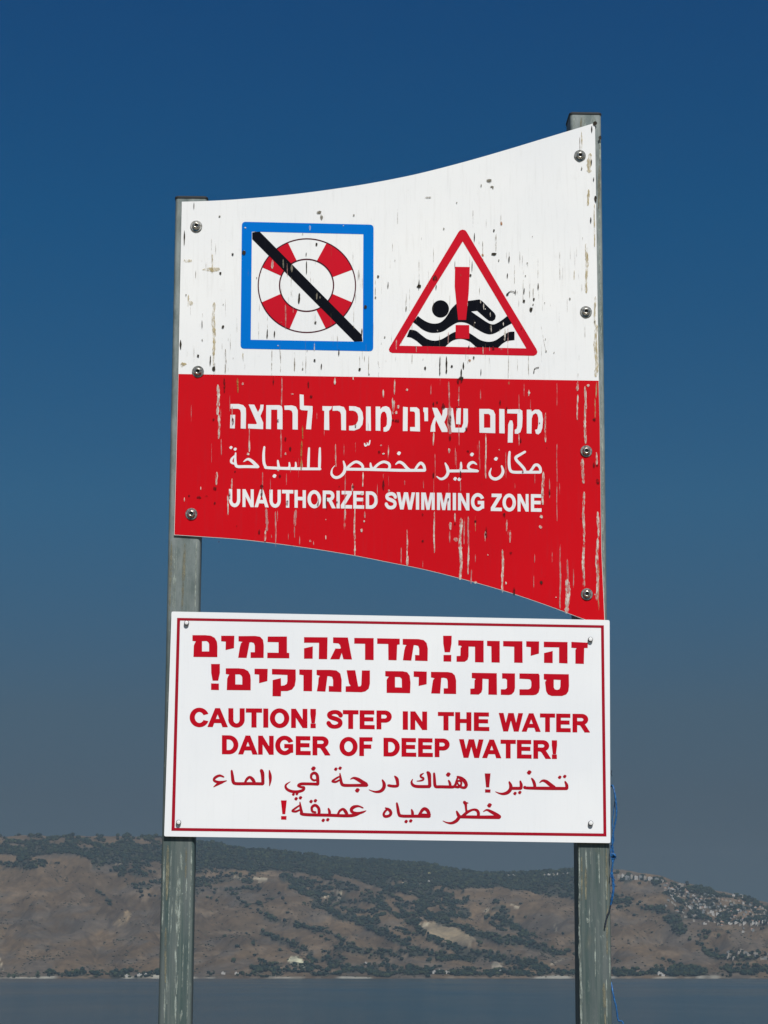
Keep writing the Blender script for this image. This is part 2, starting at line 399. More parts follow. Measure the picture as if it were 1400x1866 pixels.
wave = sm([(225, 920), (280, 930), (330, 968), (380, 1003), (440, 1018), (500, 1008), (560, 975), (620, 942), (690, 934), (740, 945), (790, 975), (850, 1013), (920, 1028), (980, 1015), (1040, 975), (1100, 942), (1148, 938)], 4) + [(1148, 1012)] + sm([(1080, 1020), (1040, 1045), (1005, 1080)], 4) + [(815, 1076)] + sm([(760, 1028), (700, 1005), (640, 1005), (590, 1025), (540, 1069)], 4) + [(340, 1066)] + sm([(290, 1022), (240, 992), (200, 985)], 4)
D('wave', [fill([xf(ZT, sT, wave)])], .0004, M_black_pic)
D('exclamation_mark', [fill([xf(ZT, sT, [(625, 368), (755, 370), (745, 600), (722, 835), (652, 835), (638, 700), (622, 540)])]),
                       fill([xf(ZT, sT, [(630, 880), (750, 881), (750, 1002), (630, 998)])])], .0005, M_red_pic)
# --- top sign, Hebrew line
ZD, ZE, sD = (410, 720), (700, 720), 1400 / 300
heb = [
 (ZD, [[(48, 76), (118, 76), (156, 86), (178, 112), (180, 160), (178, 286), (135, 284), (136, 150), (130, 126), (112, 116), (48, 116)]]),
 (ZD, [[(48, 168), (88, 168), (84, 284), (44, 282)]]),
 (ZD, [[(202, 80), (250, 82), (282, 146), (300, 110), (302, 82), (330, 82), (326, 122), (302, 178), (326, 235), (325, 290), (198, 284), (198, 246), (268, 248), (272, 238)]]),
 (ZD, [[(352, 86), (462, 86), (484, 94), (490, 120), (490, 292), (446, 290), (446, 124), (394, 124), (392, 290), (350, 288)]]),
 (ZD, [[(505, 90), (570, 88), (604, 98), (620, 130), (620, 294), (576, 292), (576, 155), (568, 134), (548, 126), (508, 126)]]),
 (ZD, [[(636, -6), (670, -2), (672, 90), (745, 94), (746, 135), (733, 292), (690, 290), (704, 150), (706, 132), (652, 128), (638, 118)]]),
 (ZD, [[(830, 94), (912, 96), (904, 120), (886, 134), (888, 298), (844, 296), (846, 136), (830, 130)]]),
 (ZD, [[(917, 94), (975, 92), (1012, 102), (1030, 136), (1030, 300), (990, 298), (988, 165), (980, 142), (958, 132), (916, 134)]]),
 (ZD, [[(1056, 94), (1108, 96), (1148, 110), (1170, 145), (1177, 198), (1170, 250), (1145, 284), (1100, 302), (1056, 300), (1056, 262), (1088, 260), (1116, 248), (1132, 220), (1134, 185), (1128, 158), (1112, 140), (1088, 132), (1058, 132)]]),
 (ZD, [[(1200, 98), (1240, 98), (1242, 304), (1200, 302)]]),
 (ZE, [[(-71, 98), (-33, 98), (-32, 120), (-12, 100), (18, 94), (44, 106), (60, 140), (66, 200), (60, 258), (42, 298), (16, 312), (-4, 310), (-4, 276), (14, 270), (24, 250), (26, 200), (20, 160), (6, 140), (-12, 142), (-26, 162), (-31, 200), (-31, 304), (-71, 302)]]),
 (ZE, [[(162, 100), (202, 104), (200, 306), (160, 306)]]),
 (ZE, [[(222, 104), (278, 104), (300, 122), (304, 160), (306, 310), (222, 306), (222, 272), (264, 272), (264, 152), (254, 140), (222, 138)]]),
 (ZE, [[(334, 106), (374, 108), (374, 222), (344, 222), (342, 150), (334, 140)]]),
 (ZE, [[(410, 108), (452, 110), (492, 182), (498, 150), (500, 110), (540, 112), (538, 165), (524, 205), (512, 230), (540, 290), (540, 314), (492, 314), (442, 212), (434, 250), (436, 312), (394, 312), (400, 262), (416, 215), (432, 182)]]),
 (ZE, [[(546, 112), (585, 112), (606, 278), (660, 278), (674, 240), (675, 114), (713, 116), (714, 230), (704, 288), (678, 318), (575, 316), (562, 240)]]),
 (ZE, [[(616, 112), (654, 112), (650, 250), (612, 246)]]),
 (ZE, [[(810, 118), (895, 118), (930, 130), (946, 165), (946, 324), (812, 320)], [(850, 160), (890, 160), (904, 175), (904, 278), (850, 278)]]),
 (ZE, [[(980, 118), (1024, 120), (1026, 326), (980, 324)]]),
 (ZE, [[(1048, 122), (1155, 120), (1176, 134), (1178, 200), (1174, 270), (1160, 315), (1138, 330), (1112, 328), (1112, 296), (1128, 285), (1134, 260), (1134, 158), (1048, 156)]]),
 (ZE, [[(1070, 216), (1090, 216), (1098, 250), (1094, 404), (1052, 404), (1056, 250)]]),
 (ZE, [[(1214, 124), (1252, 124), (1256, 142), (1282, 124), (1318, 124), (1342, 148), (1352, 205), (1346, 280), (1332, 318), (1312, 335), (1292, 328), (1284, 296), (1304, 290), (1312, 250), (1312, 195), (1304, 164), (1288, 154), (1266, 168), (1256, 200), (1254, 328), (1214, 326)]]),
]
D('hebrew_lettering', [fill([xf(o, sD, L) for L in Ls]) for o, Ls in heb], .00055, M_letter_white)
def arabic(org, s, strokes, dots=(), polys=(), r=18):
    P = []; k_ = 1.14 if org[1] == 1390 else 1.0
    for st in strokes: P += stroke_polys([(x, y, w * k_) for x, y, w in st], 5)
    for dd in dots:
        x, y = dd[:2]; q = dd[2] if len(dd) > 2 else r
        P.append([(x + q, y - q * .25), (x + q * .35, y - q * .85), (x - q * .35, y - q * .8), (x - q, y + q * .1), (x - q * .5, y + q * .8), (x + q * .3, y + q * .9)])
    P += [list(p) for p in polys]
    return union([xf(org, s, p) for p in P])
top_ar = []
# مكان
top_ar.append(arabic(ZE, sD, [
    [(1330, 656, 24), (1200, 656, 24), (1100, 655, 24), (1072, 635, 24), (1064, 590, 24), (1064, 530, 22), (1068, 482, 18)],
    [(1240, 652, 20), (1262, 625, 22), (1282, 597, 24), (1308, 596, 24), (1328, 622, 24), (1332, 656, 22)],
    [(1200, 482, 20), (1160, 505, 22), (1122, 530, 26), (1128, 556, 24), (1160, 590, 24), (1190, 625, 24), (1202, 652, 22)]]))
top_ar.append(arabic(ZE, sD, [[(1000, 602, 14), (1012, 650, 24), (992, 692, 26), (950, 714, 26), (912, 700, 24), (898, 665, 18), (912, 622, 7)]], [(952, 542)]))
# غير
top_ar.append(arabic(ZE, sD, [
    [(798, 646, 22), (680, 645, 24), (560, 646, 24), (542, 650, 24)],
    [(788, 590, 10), (758, 572, 22), (728, 584, 26), (716, 612, 22), (735, 632, 18), (790, 640, 14)],
    [(655, 572, 12), (655, 610, 22), (648, 642, 22)],
    [(520, 578, 12), (538, 618, 26), (544, 660, 26), (522, 698, 24), (484, 714, 20), (448, 692, 8)]], [(748, 505), (605, 712, 17), (640, 716, 17)]))
# مخصّص  (one joined word running over both zoom regions)
o_ = (410 + 0, 720)
dx = (700 - 410) * sD
top_ar.append(arabic(ZD, sD, [
    [(dx + 348, 640, 24), (dx + 150, 640, 24), (dx + 0, 636, 24), (1200, 632, 24), (1028, 630, 24)],
    [(dx + 262, 640, 20), (dx + 285, 602, 22), (dx + 312, 578, 24), (dx + 338, 600, 24), (dx + 348, 640, 22)],
    [(dx + 98, 590, 8), (dx + 128, 570, 22), (dx + 162, 584, 24), (dx + 196, 622, 26), (dx + 222, 640, 22)],
    [(1262, 630, 22), (1305, 588, 22), (1350, 568, 22), (1392, 582, 24), (1402, 610, 22), (1392, 630, 20)],
    [(1238, 578, 12), (1243, 610, 22), (1258, 632, 22)],
    [(1030, 632, 22), (1070, 592, 22), (1112, 568, 22), (1150, 580, 24), (1172, 605, 22), (1170, 628, 22)],
    [(1008, 562, 12), (1022, 615, 24), (1012, 660, 26), (975, 695, 24), (935, 700, 24), (908, 672, 20), (912, 630, 10), (935, 600, 5)],
    [(1188, 412, 12), (1194, 432, 13), (1210, 422, 10), (1214, 408, 10)], [(1212, 422, 10), (1226, 420, 12), (1234, 386, 10)]], [(dx + 127, 495)]))
# للسباحة
top_ar.append(arabic(ZD, sD, [
    [(808, 450, 16), (806, 540, 24), (804, 625, 22)],
    [(812, 628, 22), (600, 626, 24), (370, 618, 24), (345, 606, 24), (332, 570, 24), (330, 500, 22), (336, 440, 16)],
    [(716, 450, 16), (712, 540, 22), (710, 620, 22)],
    [(652, 562, 12), (652, 600, 20), (645, 624, 20)], [(602, 572, 12), (604, 605, 18), (596, 622, 20)], [(548, 574, 12), (550, 605, 18), (540, 622, 20)],
    [(450, 556, 14), (456, 600, 22), (462, 620, 22)]], [(422, 688)]))
top_ar.append(arabic(ZD, sD, [
    [(284, 610, 24), (180, 608, 24), (110, 608, 24), (92, 590, 24), (88, 545, 20), (92, 492, 12)],
    [(160, 566, 8), (195, 545, 20), (228, 560, 26), (258, 588, 28), (282, 608, 22)],
    [(84, 515, 12), (58, 545, 20), (56, 572, 20), (84, 586, 14)]], [(52, 446, 15), (88, 460, 15)]))
D('arabic_lettering', top_ar, .00055, M_letter_white)
BOLD = .017
D('english_lettering', latin('UNAUTHORIZED', (417.5, 923.6), (688.6, 927.5), 32.5, 31.8) + latin('SWIMMING', (701.7, 928), (882.4, 930.6), 31.3, 31.4) + latin('ZONE', (894.6, 931.2), (987, 932.8), 31.6, 32), .00055, M_letter_white)

# ------------------------------------------------------------------ lower sign
LO = [(313, 1114.8), (1110.7, 1130.5), (1112.3, 1536.5), (299.5, 1524.2)]
WL = .0035
lo_off = hit(*LO[3]); lower = empty('deep_water_sign', to_world(lo_off), YAW)
tag(lower, 'clean white rectangular sign with red lettering and thin red border, below the weathered sign', 'sign')
panel('panel', rrect(*LO, 3, 3), WL, .0025, M_white_new, lower, lo_off)
def DL(name, shapes, w, mat, parent=None, kind=None): return decal(name, shapes, WL + w, mat, parent or lower, kind, lo_off)
DL('border_line', [fill([[(323.2, 1126.4), (1100.2, 1140), (1104.9, 1524.4), (312.8, 1514)], [(328.6, 1131.2), (1095, 1144.6), (1099.4, 1519), (318.8, 1508.8)]])], .0003, M_border)
ZA, ZB, ZC = (340, 1150), (580, 1150), (820, 1150); sA = 5.6; sC = 1400 / 270
FM = [(62, 44), (190, 44), (250, 50), (290, 72), (312, 112), (317, 160), (316, 268), (72, 266), (76, 150), (88, 122), (98, 108), (62, 102)]
heb2 = [
 (ZA, sA, [FM, [(160, 106), (206, 104), (224, 116), (232, 135), (232, 210), (160, 210)]]),
 (ZA, sA, [[(355, 50), (490, 50), (486, 176), (400, 196), (402, 110), (355, 106)]]),
 (ZA, sA, [[(532, 54), (700, 52), (752, 60), (782, 92), (790, 150), (788, 276), (655, 276), (655, 218), (698, 218), (698, 150), (688, 124), (662, 116), (645, 118), (615, 276), (528, 274), (545, 170), (556, 128), (572, 112), (532, 106)]]),
 (ZA, sA, [[(830, 58), (1026, 58), (1026, 224), (1050, 226), (1050, 280), (825, 278), (826, 222), (940, 224), (940, 116), (828, 114)]]),
 (ZB, sA, [[(-144, 64), (96, 66), (92, 289), (6, 288), (9, 122), (-144, 121)]]),
 (ZA, sA, [[(1200, 178), (1290, 158), (1288, 284), (1200, 284)]]),
 (ZB, sA, [[(152, 66), (303, 68), (345, 292), (258, 290), (240, 225), (218, 290), (122, 290), (176, 180), (222, 182), (232, 176), (222, 142), (206, 128), (152, 124)]]),
 (ZB, sA, [[(368, 72), (566, 74), (566, 298), (478, 296), (478, 132), (368, 130)]]),
 (ZB, sA, [[(602, 76), (832, 80), (832, 138), (806, 142), (800, 300), (716, 298), (714, 134), (602, 132)]]),
 (ZB, sA, [[(862, 82), (1020, 84), (1076, 94), (1106, 124), (1118, 180), (1116, 308), (988, 304), (988, 246), (1030, 248), (1030, 180), (1020, 154), (994, 146), (975, 146), (950, 304), (864, 300), (878, 200), (888, 162), (902, 146), (862, 140)]]),
 (ZB, sA, [[(1274, 50), (1362, 50), (1360, 130), (1345, 218), (1290, 218), (1276, 130)]]), (ZB, sA, [[(1278, 246), (1358, 246), (1357, 314), (1278, 312)]]),
 (ZC, sC, [[(78, 88), (318, 92), (318, 298), (236, 296), (236, 150), (176, 148), (176, 240), (166, 274), (138, 292), (62, 292), (62, 238), (98, 236), (100, 160), (112, 150), (102, 140), (78, 138)]]),
 (ZC, sC, [[(350, 94), (470, 96), (470, 300), (392, 298), (390, 146), (350, 142)]]),
 (ZC, sC, [[(502, 96), (684, 98), (686, 302), (606, 300), (606, 150), (502, 146)]]),
 (ZC, sC, [[(720, 98), (842, 100), (840, 214), (762, 236), (764, 154), (720, 150)]]),
 (ZC, sC, [[(886, 102), (1110, 106), (1110, 308), (1030, 304), (1030, 156), (886, 154)]]), (ZC, sC, [[(888, 210), (970, 190), (970, 304), (888, 302)]]),
 (ZC, sC, [[(1146, 104), (1302, 112), (1300, 162), (1268, 162), (1264, 312), (1184, 310), (1184, 180), (1196, 164), (1146, 160)]]),
 (ZA, sA, [[(252, 338), (342, 338), (342, 430), (325, 508), (268, 508), (254, 430)]]), (ZA, sA, [[(252, 536), (332, 538), (332, 604), (252, 602)]]),
 (ZA, sA, [[(x + 340, y + 338) for x, y in FM], [(500, 444), (545, 444), (562, 456), (570, 474), (570, 548), (500, 546)]]),
 (ZA, sA, [[(695, 386), (830, 388), (826, 512), (742, 534), (742, 446), (695, 442)]]),
 (ZA, sA, [[(873, 388), (1115, 394), (1116, 500), (1106, 560), (1078, 598), (1030, 614), (966, 614), (964, 668), (878, 666), (880, 502), (964, 482), (966, 560), (1000, 556), (1024, 540), (1030, 510), (1030, 450), (873, 444)]]),
 (ZA, sA, [[(1152, 394), (1284, 396), (1282, 616), (1194, 614), (1194, 452), (1152, 446)]]),
 (ZB, sA, [[(-16, 398), (120, 398), (186, 404), (226, 436), (240, 500), (238, 624), (108, 620), (108, 562), (152, 564), (152, 500), (142, 470), (112, 462), (95, 462), (74, 620), (-14, 616), (0, 540), (4, 480), (18, 460), (-16, 448)]]),
 (ZB, sA, [[(290, 402), (378, 402), (408, 566), (430, 566), (440, 550), (446, 404), (528, 404), (528, 540), (515, 590), (480, 618), (440, 626), (280, 622), (280, 566), (332, 562), (314, 535)]]),
 (ZB, sA, [[(684, 410), (860, 412), (908, 422), (934, 458), (942, 530), (938, 636), (698, 632), (698, 500), (710, 480), (722, 468), (684, 462)], [(784, 470), (835, 472), (852, 490), (854, 578), (784, 576)]]),
 (ZB, sA, [[(974, 412), (1108, 416), (1106, 544), (1024, 562), (1026, 472), (974, 468)]]),
 (ZB, sA, [[(1150, 418), (1320, 420), (1366, 428), (1394, 454), (1407, 508), (1407, 644), (1280, 642), (1280, 586), (1322, 586), (1320, 510), (1312, 486), (1280, 478), (1256, 480), (1244, 640), (1152, 638), (1165, 540), (1172, 500), (1188, 484), (1150, 474)]]),
 (ZC, sC, [[(206, 396), (442, 400), (444, 604), (362, 602), (364, 456), (308, 452), (306, 550), (298, 580), (270, 602), (192, 600), (192, 546), (230, 544), (232, 466), (244, 456), (230, 448), (206, 446)]]),
 (ZC, sC, [[(492, 400), (614, 402), (614, 540), (606, 575), (582, 600), (555, 606), (480, 604), (480, 552), (522, 552), (538, 540), (538, 462), (526, 452), (492, 450)]]),
 (ZC, sC, [[(656, 402), (836, 404), (846, 420), (848, 540), (838, 580), (815, 602), (785, 608), (656, 608), (656, 552), (740, 552), (762, 542), (768, 520), (768, 480), (758, 460), (740, 456), (656, 452)]]),
 (ZC, sC, [[(886, 406), (1122, 410), (1124, 520), (1118, 570), (1098, 600), (1058, 615), (960, 615), (925, 600), (908, 570), (902, 520), (898, 490), (900, 478), (912, 464), (886, 458)], [(980, 460), (1044, 464), (1042, 530), (1032, 552), (1010, 558), (990, 552), (980, 535)]]),
]
DL('hebrew_lettering', [fill([xf(o, s, L) for L in Ls]) for o, s, Ls in heb2], .0003, M_red_new)
BOLD = .032
DL('english_lettering', latin('CAUTION!', (346, 1324.8), (576, 1327.2), 34.5, 35) + latin('STEP', (595.2, 1328), (714, 1329.6), 34, 34.4) + latin('IN', (734, 1330), (778.6, 1330.6), 33.6, 33.6)
   + latin('THE', (798, 1331), (891.7, 1332.6), 33.4, 34) + latin('WATER', (909, 1333), (1074.6, 1335.2), 33.6, 33.8)
   + latin('DANGER', (404.8, 1374.6), (602, 1376.9), 34.5, 34.6) + latin('OF', (618.8, 1377.6), (679, 1378.2), 34, 34.4) + latin('DEEP', (699, 1378.6), (819.4, 1380.2), 34, 34)
   + latin('WATER!', (836.7, 1381), (1015, 1383.4), 33.8, 34), .0003, M_red_new)
ZF, ZG, ZH = (380, 1390), (600, 1390), (800, 1390); g = 1232; h = 1120
lo_ar = []
lo_ar.append(arabic(ZH, sA, [  # تحذير
    [(1285, 192, 14), (1302, 228, 28), (1304, 262, 28)], [(1306, 264, 28), (1100, 262, 30), (890, 258, 26), (878, 246, 22)],
    [(1026, 204, 8), (1055, 184, 20), (1092, 192, 30), (1135, 225, 34), (1180, 254, 28)],
    [(944, 160, 14), (964, 190, 26), (976, 230, 28), (974, 256, 26)]], [(1231, 149, 20), (1282, 141, 20), (920, 100, 26)]))
lo_ar.append(arabic(ZH, sA, [
    [(828, 188, 16), (838, 225, 28), (836, 262, 28)], [(838, 262, 28), (735, 262, 28)],
    [(716, 196, 16), (732, 235, 30), (728, 272, 32), (700, 304, 32), (655, 318, 24), (612, 312, 14), (576, 296, 6)]], [(775, 314, 20), (824, 304, 20)]))
lo_ar.append(fill([xf(ZH, sA, [(466, 110), (526, 110), (512, 252), (480, 252)])])); lo_ar.append(fill([xf(ZH, sA, [(470, 272), (526, 274), (524, 306), (470, 305)])]))
lo_ar.append(arabic(ZH, sA, [  # هناك
    [(186, 142, 16), (225, 160, 32), (262, 190, 34), (278, 228, 30), (262, 254, 26), (225, 250, 22), (200, 228, 18), (188, 205, 14)],
    [(190, 150, 14), (178, 190, 20), (168, 225, 24), (150, 246, 26), (118, 248, 28), (20, 246, 28), (-30, 245, 28), (-42, 225, 28), (-46, 165, 26), (-50, 108, 20)],
    [(180, 200, 16), (205, 184, 18), (228, 202, 18), (222, 232, 20)], [(160, 244, 24), (198, 250, 22), (226, 236, 18)],
    [(98, 182, 16), (112, 212, 24), (114, 246, 24)]], [(95, 121, 26)]))
lo_ar.append(arabic(ZG, sA, [
    [(1002, 98, 24), (1018, 118, 36), (1024, 180, 30), (1026, 242, 30)], [(1026, 244, 28), (900, 243, 28), (856, 230, 26), (840, 200, 20), (852, 168, 7)],
    [(964, 108, 7), (936, 126, 20), (936, 146, 18), (960, 158, 20), (956, 176, 18), (925, 186, 13), (894, 188, 7)]]))
lo_ar.append(arabic(ZG, sA, [  # درجة
    [(668, 138, 14), (690, 165, 30), (698, 205, 28), (696, 236, 26), (650, 240, 26), (602, 232, 24)]]))
lo_ar.append(arabic(ZG, sA, [[(542, 176, 14), (560, 215, 30), (556, 258, 32), (525, 290, 28), (480, 298, 20), (440, 290, 12), (406, 276, 6)]]))
lo_ar.append(arabic(ZG, sA, [
    [(386, 230, 30), (250, 232, 26), (150, 230, 28), (126, 208, 28), (116, 155, 22), (110, 108, 10)],
    [(218, 168, 8), (250, 156, 20), (292, 170, 32), (335, 196, 34), (382, 222, 32)],
    [(108, 140, 14), (72, 160, 18), (32, 190, 18), (68, 196, 20), (104, 178, 16)]], [(288, 282, 26), (68, 66, 20), (112, 56, 20)]))
lo_ar.append(arabic(ZF, sA, [  # في
    [(1048, 160, 20), (1052, 122, 24), (1082, 105, 26), (1110, 128, 28), (1116, 180, 30), (1118, 220, 26)], [(1050, 162, 18), (1075, 180, 20), (1104, 176, 16)],
    [(1120, 220, 26), (1010, 216, 26), (940, 218, 26), (916, 236, 20), (950, 250, 22), (975, 254, 24), (965, 280, 26), (910, 296, 26), (845, 292, 26), (798, 266, 24), (790, 228, 18), (836, 194, 5)]], [(1072, 60, 26), (868, 323, 17), (904, 318, 17)]))
lo_ar.append(arabic(ZF, sA, [[(622, 78, 10), (630, 130, 28), (632, 180, 24), (624, 236, 8)]]))  # الماء
lo_ar.append(arabic(ZF, sA, [
    [(540, 78, 30), (552, 110, 34), (556, 170, 30), (556, 216, 30)], [(558, 216, 28), (420, 214, 28), (285, 214, 28), (255, 196, 30), (246, 140, 28), (238, 82, 20)],
    [(372, 208, 18), (392, 170, 24), (422, 148, 24), (452, 170, 30), (472, 208, 28)]]))
lo_ar.append(arabic(ZF, sA, [[(158, 146, 14), (115, 132, 22), (70, 152, 24), (58, 180, 22), (95, 198, 24), (145, 196, 20), (186, 184, 8)], [(150, 200, 16), (105, 214, 26), (54, 248, 7)]]))
lo_ar.append(arabic(ZH, sA, [  # خطر
    [(618, 556, 34), (420, 556, 30), (212, 552, 28)], [(452, 500, 7), (488, 482, 18), (535, 502, 28), (585, 530, 32), (622, 552, 28)],
    [(240, 548, 26), (288, 506, 26), (345, 480, 20), (385, 486, 26), (402, 512, 28), (400, 550, 28)], [(258, 402, 30), (272, 425, 26), (276, 470, 20), (282, 505, 22)], [(256, 408, 22), (296, 412, 10)],
    [(180, 496, 16), (194, 528, 28), (204, 556, 30), (176, 594, 30), (130, 616, 24), (82, 612, 14), (40, 594, 6)]], [(515, 435, 26)]))
lo_ar.append(arabic(ZG, sA, [  # مياه
    [(1024, 548, 28), (880, 546, 28), (740, 544, 28), (712, 524, 28), (700, 465, 26), (690, 412, 18)],
    [(906, 548, 18), (926, 520, 24), (950, 484, 28), (975, 470, 30), (1006, 492, 32), (1022, 540, 30)], [(925, 530, 22), (1000, 535, 26)], [(840, 478, 14), (850, 510, 26), (850, 544, 24)]], [(785, 600, 20), (832, 594, 20)]))
lo_ar.append(arabic(ZG, sA, [[(572, 462, 12), (608, 478, 26), (630, 510, 28), (614, 540, 26), (570, 548, 26), (556, 522, 22), (580, 486, 20), (604, 476, 16)]]))
lo_ar.append(arabic(ZG, sA, [  # عميقة
    [(346, 462, 12), (300, 444, 18), (252, 452, 30), (226, 478, 30), (240, 506, 26), (290, 516, 24), (340, 506, 20), (376, 490, 8)],
    [(330, 510, 14), (262, 534, 28), (180, 542, 28), (0, 536, 28), (975 - g, 528, 28), (950 - g, 500, 28), (940 - g, 450, 22), (934 - g, 402, 10)],
    [(88, 530, 20), (108, 492, 22), (142, 474, 24), (168, 500, 30), (186, 538, 26)],
    [(1224 - g, 468, 16), (1236 - g, 500, 26), (1236 - g, 534, 24)],
    [(1058 - g, 495, 22), (1056 - g, 456, 24), (1088 - g, 434, 26), (1120 - g, 456, 26), (1130 - g, 490, 28), (1128 - g, 528, 26)], [(1060 - g, 500, 20), (1095 - g, 506, 18)],
    [(930 - g, 436, 14), (892 - g, 462, 18), (856 - g, 492, 18), (892 - g, 498, 20), (930 - g, 482, 16)]],
    [(1172 - g, 588, 20), (1218 - g, 582, 20), (1048 - g, 396, 20), (1092 - g, 388, 20), (895 - g, 368, 20), (940 - g, 358, 20)]))
DL('arabic_lettering', lo_ar, .0003, M_brownred)
DL('exclamation_mark', [fill([xf(ZF, sA, [(740, 385), (800, 385), (785, 525), (755, 525)])]), fill([xf(ZF, sA, [(742, 545), (798, 545), (796, 582), (742, 580)])])], .0003, M_red_new)

# ------------------------------------------------------------------ fixings
def lathe(prof, n=24, cx=0, cz=0):
    """revolve (radius, height-towards-viewer) about the local -Y axis"""
    vs = []; fs = []
    for r_, w in prof:
        for i in range(n):
            a = 2 * math.pi * i / n; vs.append(Vector((r_ * math.cos(a), -w, r_ * math.sin(a))))
    for k in range(len(prof) - 1):
        for i in range(n): fs.append((k * n + i, k * n + (i + 1) % n, (k + 1) * n + (i + 1) % n, (k + 1) * n + i))
    fs.append(tuple(range((len(prof) - 1) * n, len(prof) * n))); return vs, fs
wv, wf = lathe([(.0112, 0), (.0112, .0012), (.0106, .0017), (.0068, .0017)], 28)
hv, hf = lathe([(.0074, .0017), (.0074, .0034), (.0068, .0052), (.0050, .0066), (.0034, .0070), (.0034, .0046), (.0006, .0040)], 24)
sv, sf = lathe([(.0033, .0047), (.0001, .0047)], 6)
W_ME = H_ME = S_ME = None
def bolt(x, y, rot, tilt):
    global W_ME, H_ME, S_ME
    p = hit(x, y) - up_off
    if W_ME is None:
        b = mesh('bolt', hv, hf, M_bolt, upper, smooth=True); H_ME = b.data
        b.data.shade_smooth()
        w_ = mesh('washer', wv, wf, M_washer, b, smooth=False); W_ME = w_.data
        s_ = mesh('socket', sv, sf, M_socket, b); S_ME = s_.data
    else:
        b = bpy.data.objects.new('bolt', H_ME); C.objects.link(b); b.parent = upper
        for nm, me in (('washer', W_ME), ('socket', S_ME)):
            q = bpy.data.objects.new(nm, me); C.objects.link(q); q.parent = b
    b.location = p + Vector((0, -.0003, 0)); b.rotation_euler = (R(tilt), rot, 0)
for k, (x, y) in enumerate([(358, 412.5), (361, 677.5), (349, 936.8), (1057, 284), (1068, 568.5), (1068.5, 822.5), (1069.5, 1083)]):
    bolt(x, y, k * .9, (-3, 4, 2, -4, 0, 3, -2)[k])
rv, rf = lathe([(.0046, 0), (.0046, .0040), (.0043, .0050)], 20)
cv_, cf_ = lathe([(.0037, .0052), (.0033, .0058), (.0018, .0062)], 20)
M_pin = MT('dark_rivet_side', (.03, .03, .035), .4, .4).m; M_pinface = MT('bright_rivet_face', (.80, .80, .80), .35).m; CV = None
RV = None
for (x, y) in [(340.5, 1136), (1075.5, 1166), (326, 1499), (1076, 1500.5)]:
    p = hit(x, y) - lo_off
    if RV is None: r_ = mesh('rivet', rv, rf, M_pin, lower); RV = r_.data; CV = mesh('rivet_face', cv_, cf_, M_pinface, r_).data
    else: r_ = bpy.data.objects.new('rivet', RV); C.objects.link(r_); r_.parent = lower; q_ = bpy.data.objects.new('rivet_face', CV); C.objects.link(q_); q_.parent = r_
    r_.location = p + Vector((0, -WL, 0))

# ------------------------------------------------------------------ bird droppings, drips and stains on the upper sign
def blot(name, base, lo, hi, sc_=220, rough=.8, zs=1):
    m = MT(name, base, rough, 0, .2)
    m.mix(m.ramp(m.noise((1, 1, zs), 300, 4, .6), .4, .65), tuple(c * .6 for c in base), .7)
    m.alpha(m.ramp(m.noise((1, 1, zs), sc_, 6, .7), lo, hi, (0, 0, 0), (1, 1, 1)))
    return m.m
MK = {'k': blot('dropping_dark', (.035, .028, .018), .22, .45), 'f': blot('drip_faint_brown', (.22, .17, .10), .40, .72, 200, .8, .3),
      'y': blot('drip_yellow', (.52, .42, .22), .38, .66, 160, .8, .35), 'w': blot('dropping_white', (.72, .66, .58), .36, .60, 230, .8, .35),
      'p': blot('dropping_thin_white', (.62, .34, .32), .34, .66, 230, .8, .3), 'd': blot('dark_dried_spot', (.12, .004, .006), .36, .60),
      'g': blot('dropping_grey', (.20, .18, .14), .30, .55), 'n': blot('dropping_amber', (.42, .17, .05), .30, .58)}
MARK = {k: [] for k in MK}
rnd = random.Random(11)
def drip(kind, org, x, y0, y1, w, dx=0.0):
    s = 1400 / 420 if org[2] is None else org[2]; w = w * {'k': .78, 'f': .8, 'y': .8, 'p': .85}.get(kind, 1.0)
    L = y1 - y0; n = max(3, int(abs(L) / 12)); lp = []; rp_ = []; ph = rnd.random() * 9
    for i in range(n + 1):
        t = i / n; ww = w * .5 * (.35 + .65 * math.sin(math.pi * min(1, .18 + t * .72))) * (0.7 + .6 * rnd.random())
        if t > .86: ww *= 1.35
        if i in (0,): ww *= .3
        if i == n: ww *= .55
        xx = x + dx * t + math.sin(ph + t * L / 40) * w * .18
        lp.append((xx - ww, y0 + L * t)); rp_.append((xx + ww, y0 + L * t + rnd.uniform(-1, 1)))
    MARK[kind].append(fill([xf(org[:2], s, lp + rp_[::-1])]))
def spot(kind, org, x, y, r, ry=None):
    s = 1400 / 420 if org[2] is None else org[2]; ry = ry or r * (1 + .3 * rnd.random()); n = 9
    MARK[kind].append(fill([xf(org[:2], s, [(x + r * math.cos(2 * math.pi * i / n) * rnd.uniform(.6, 1.1), y + ry * math.sin(2 * math.pi * i / n) * rnd.uniform(.6, 1.1)) for i in range(n)])]))
Q1, Q2, Q3, Q4, QT = (300, 180, None), (700, 180, None), (300, 680, None), (700, 680, None), (700, 410, 1400 / 290)
for a in [(180, 630, 670, 6), (120, 800, 890, 9), (862, 985, 1065, 7), (860, 935, 955, 6), (228, 1345, 1395, 6), (625, 1400, 1455, 11), (667, 1410, 1450, 10), (1058, 1520, 1560, 9), (817, 1180, 1242, 17),
          (100, 1465, 1520, 14), (278, 1560, 1620, 9), (1358, 1110, 1150, 6), (952, 1610, 1642, 12), (1198, 1395, 1445, 8)]: drip('k', Q1, *a)
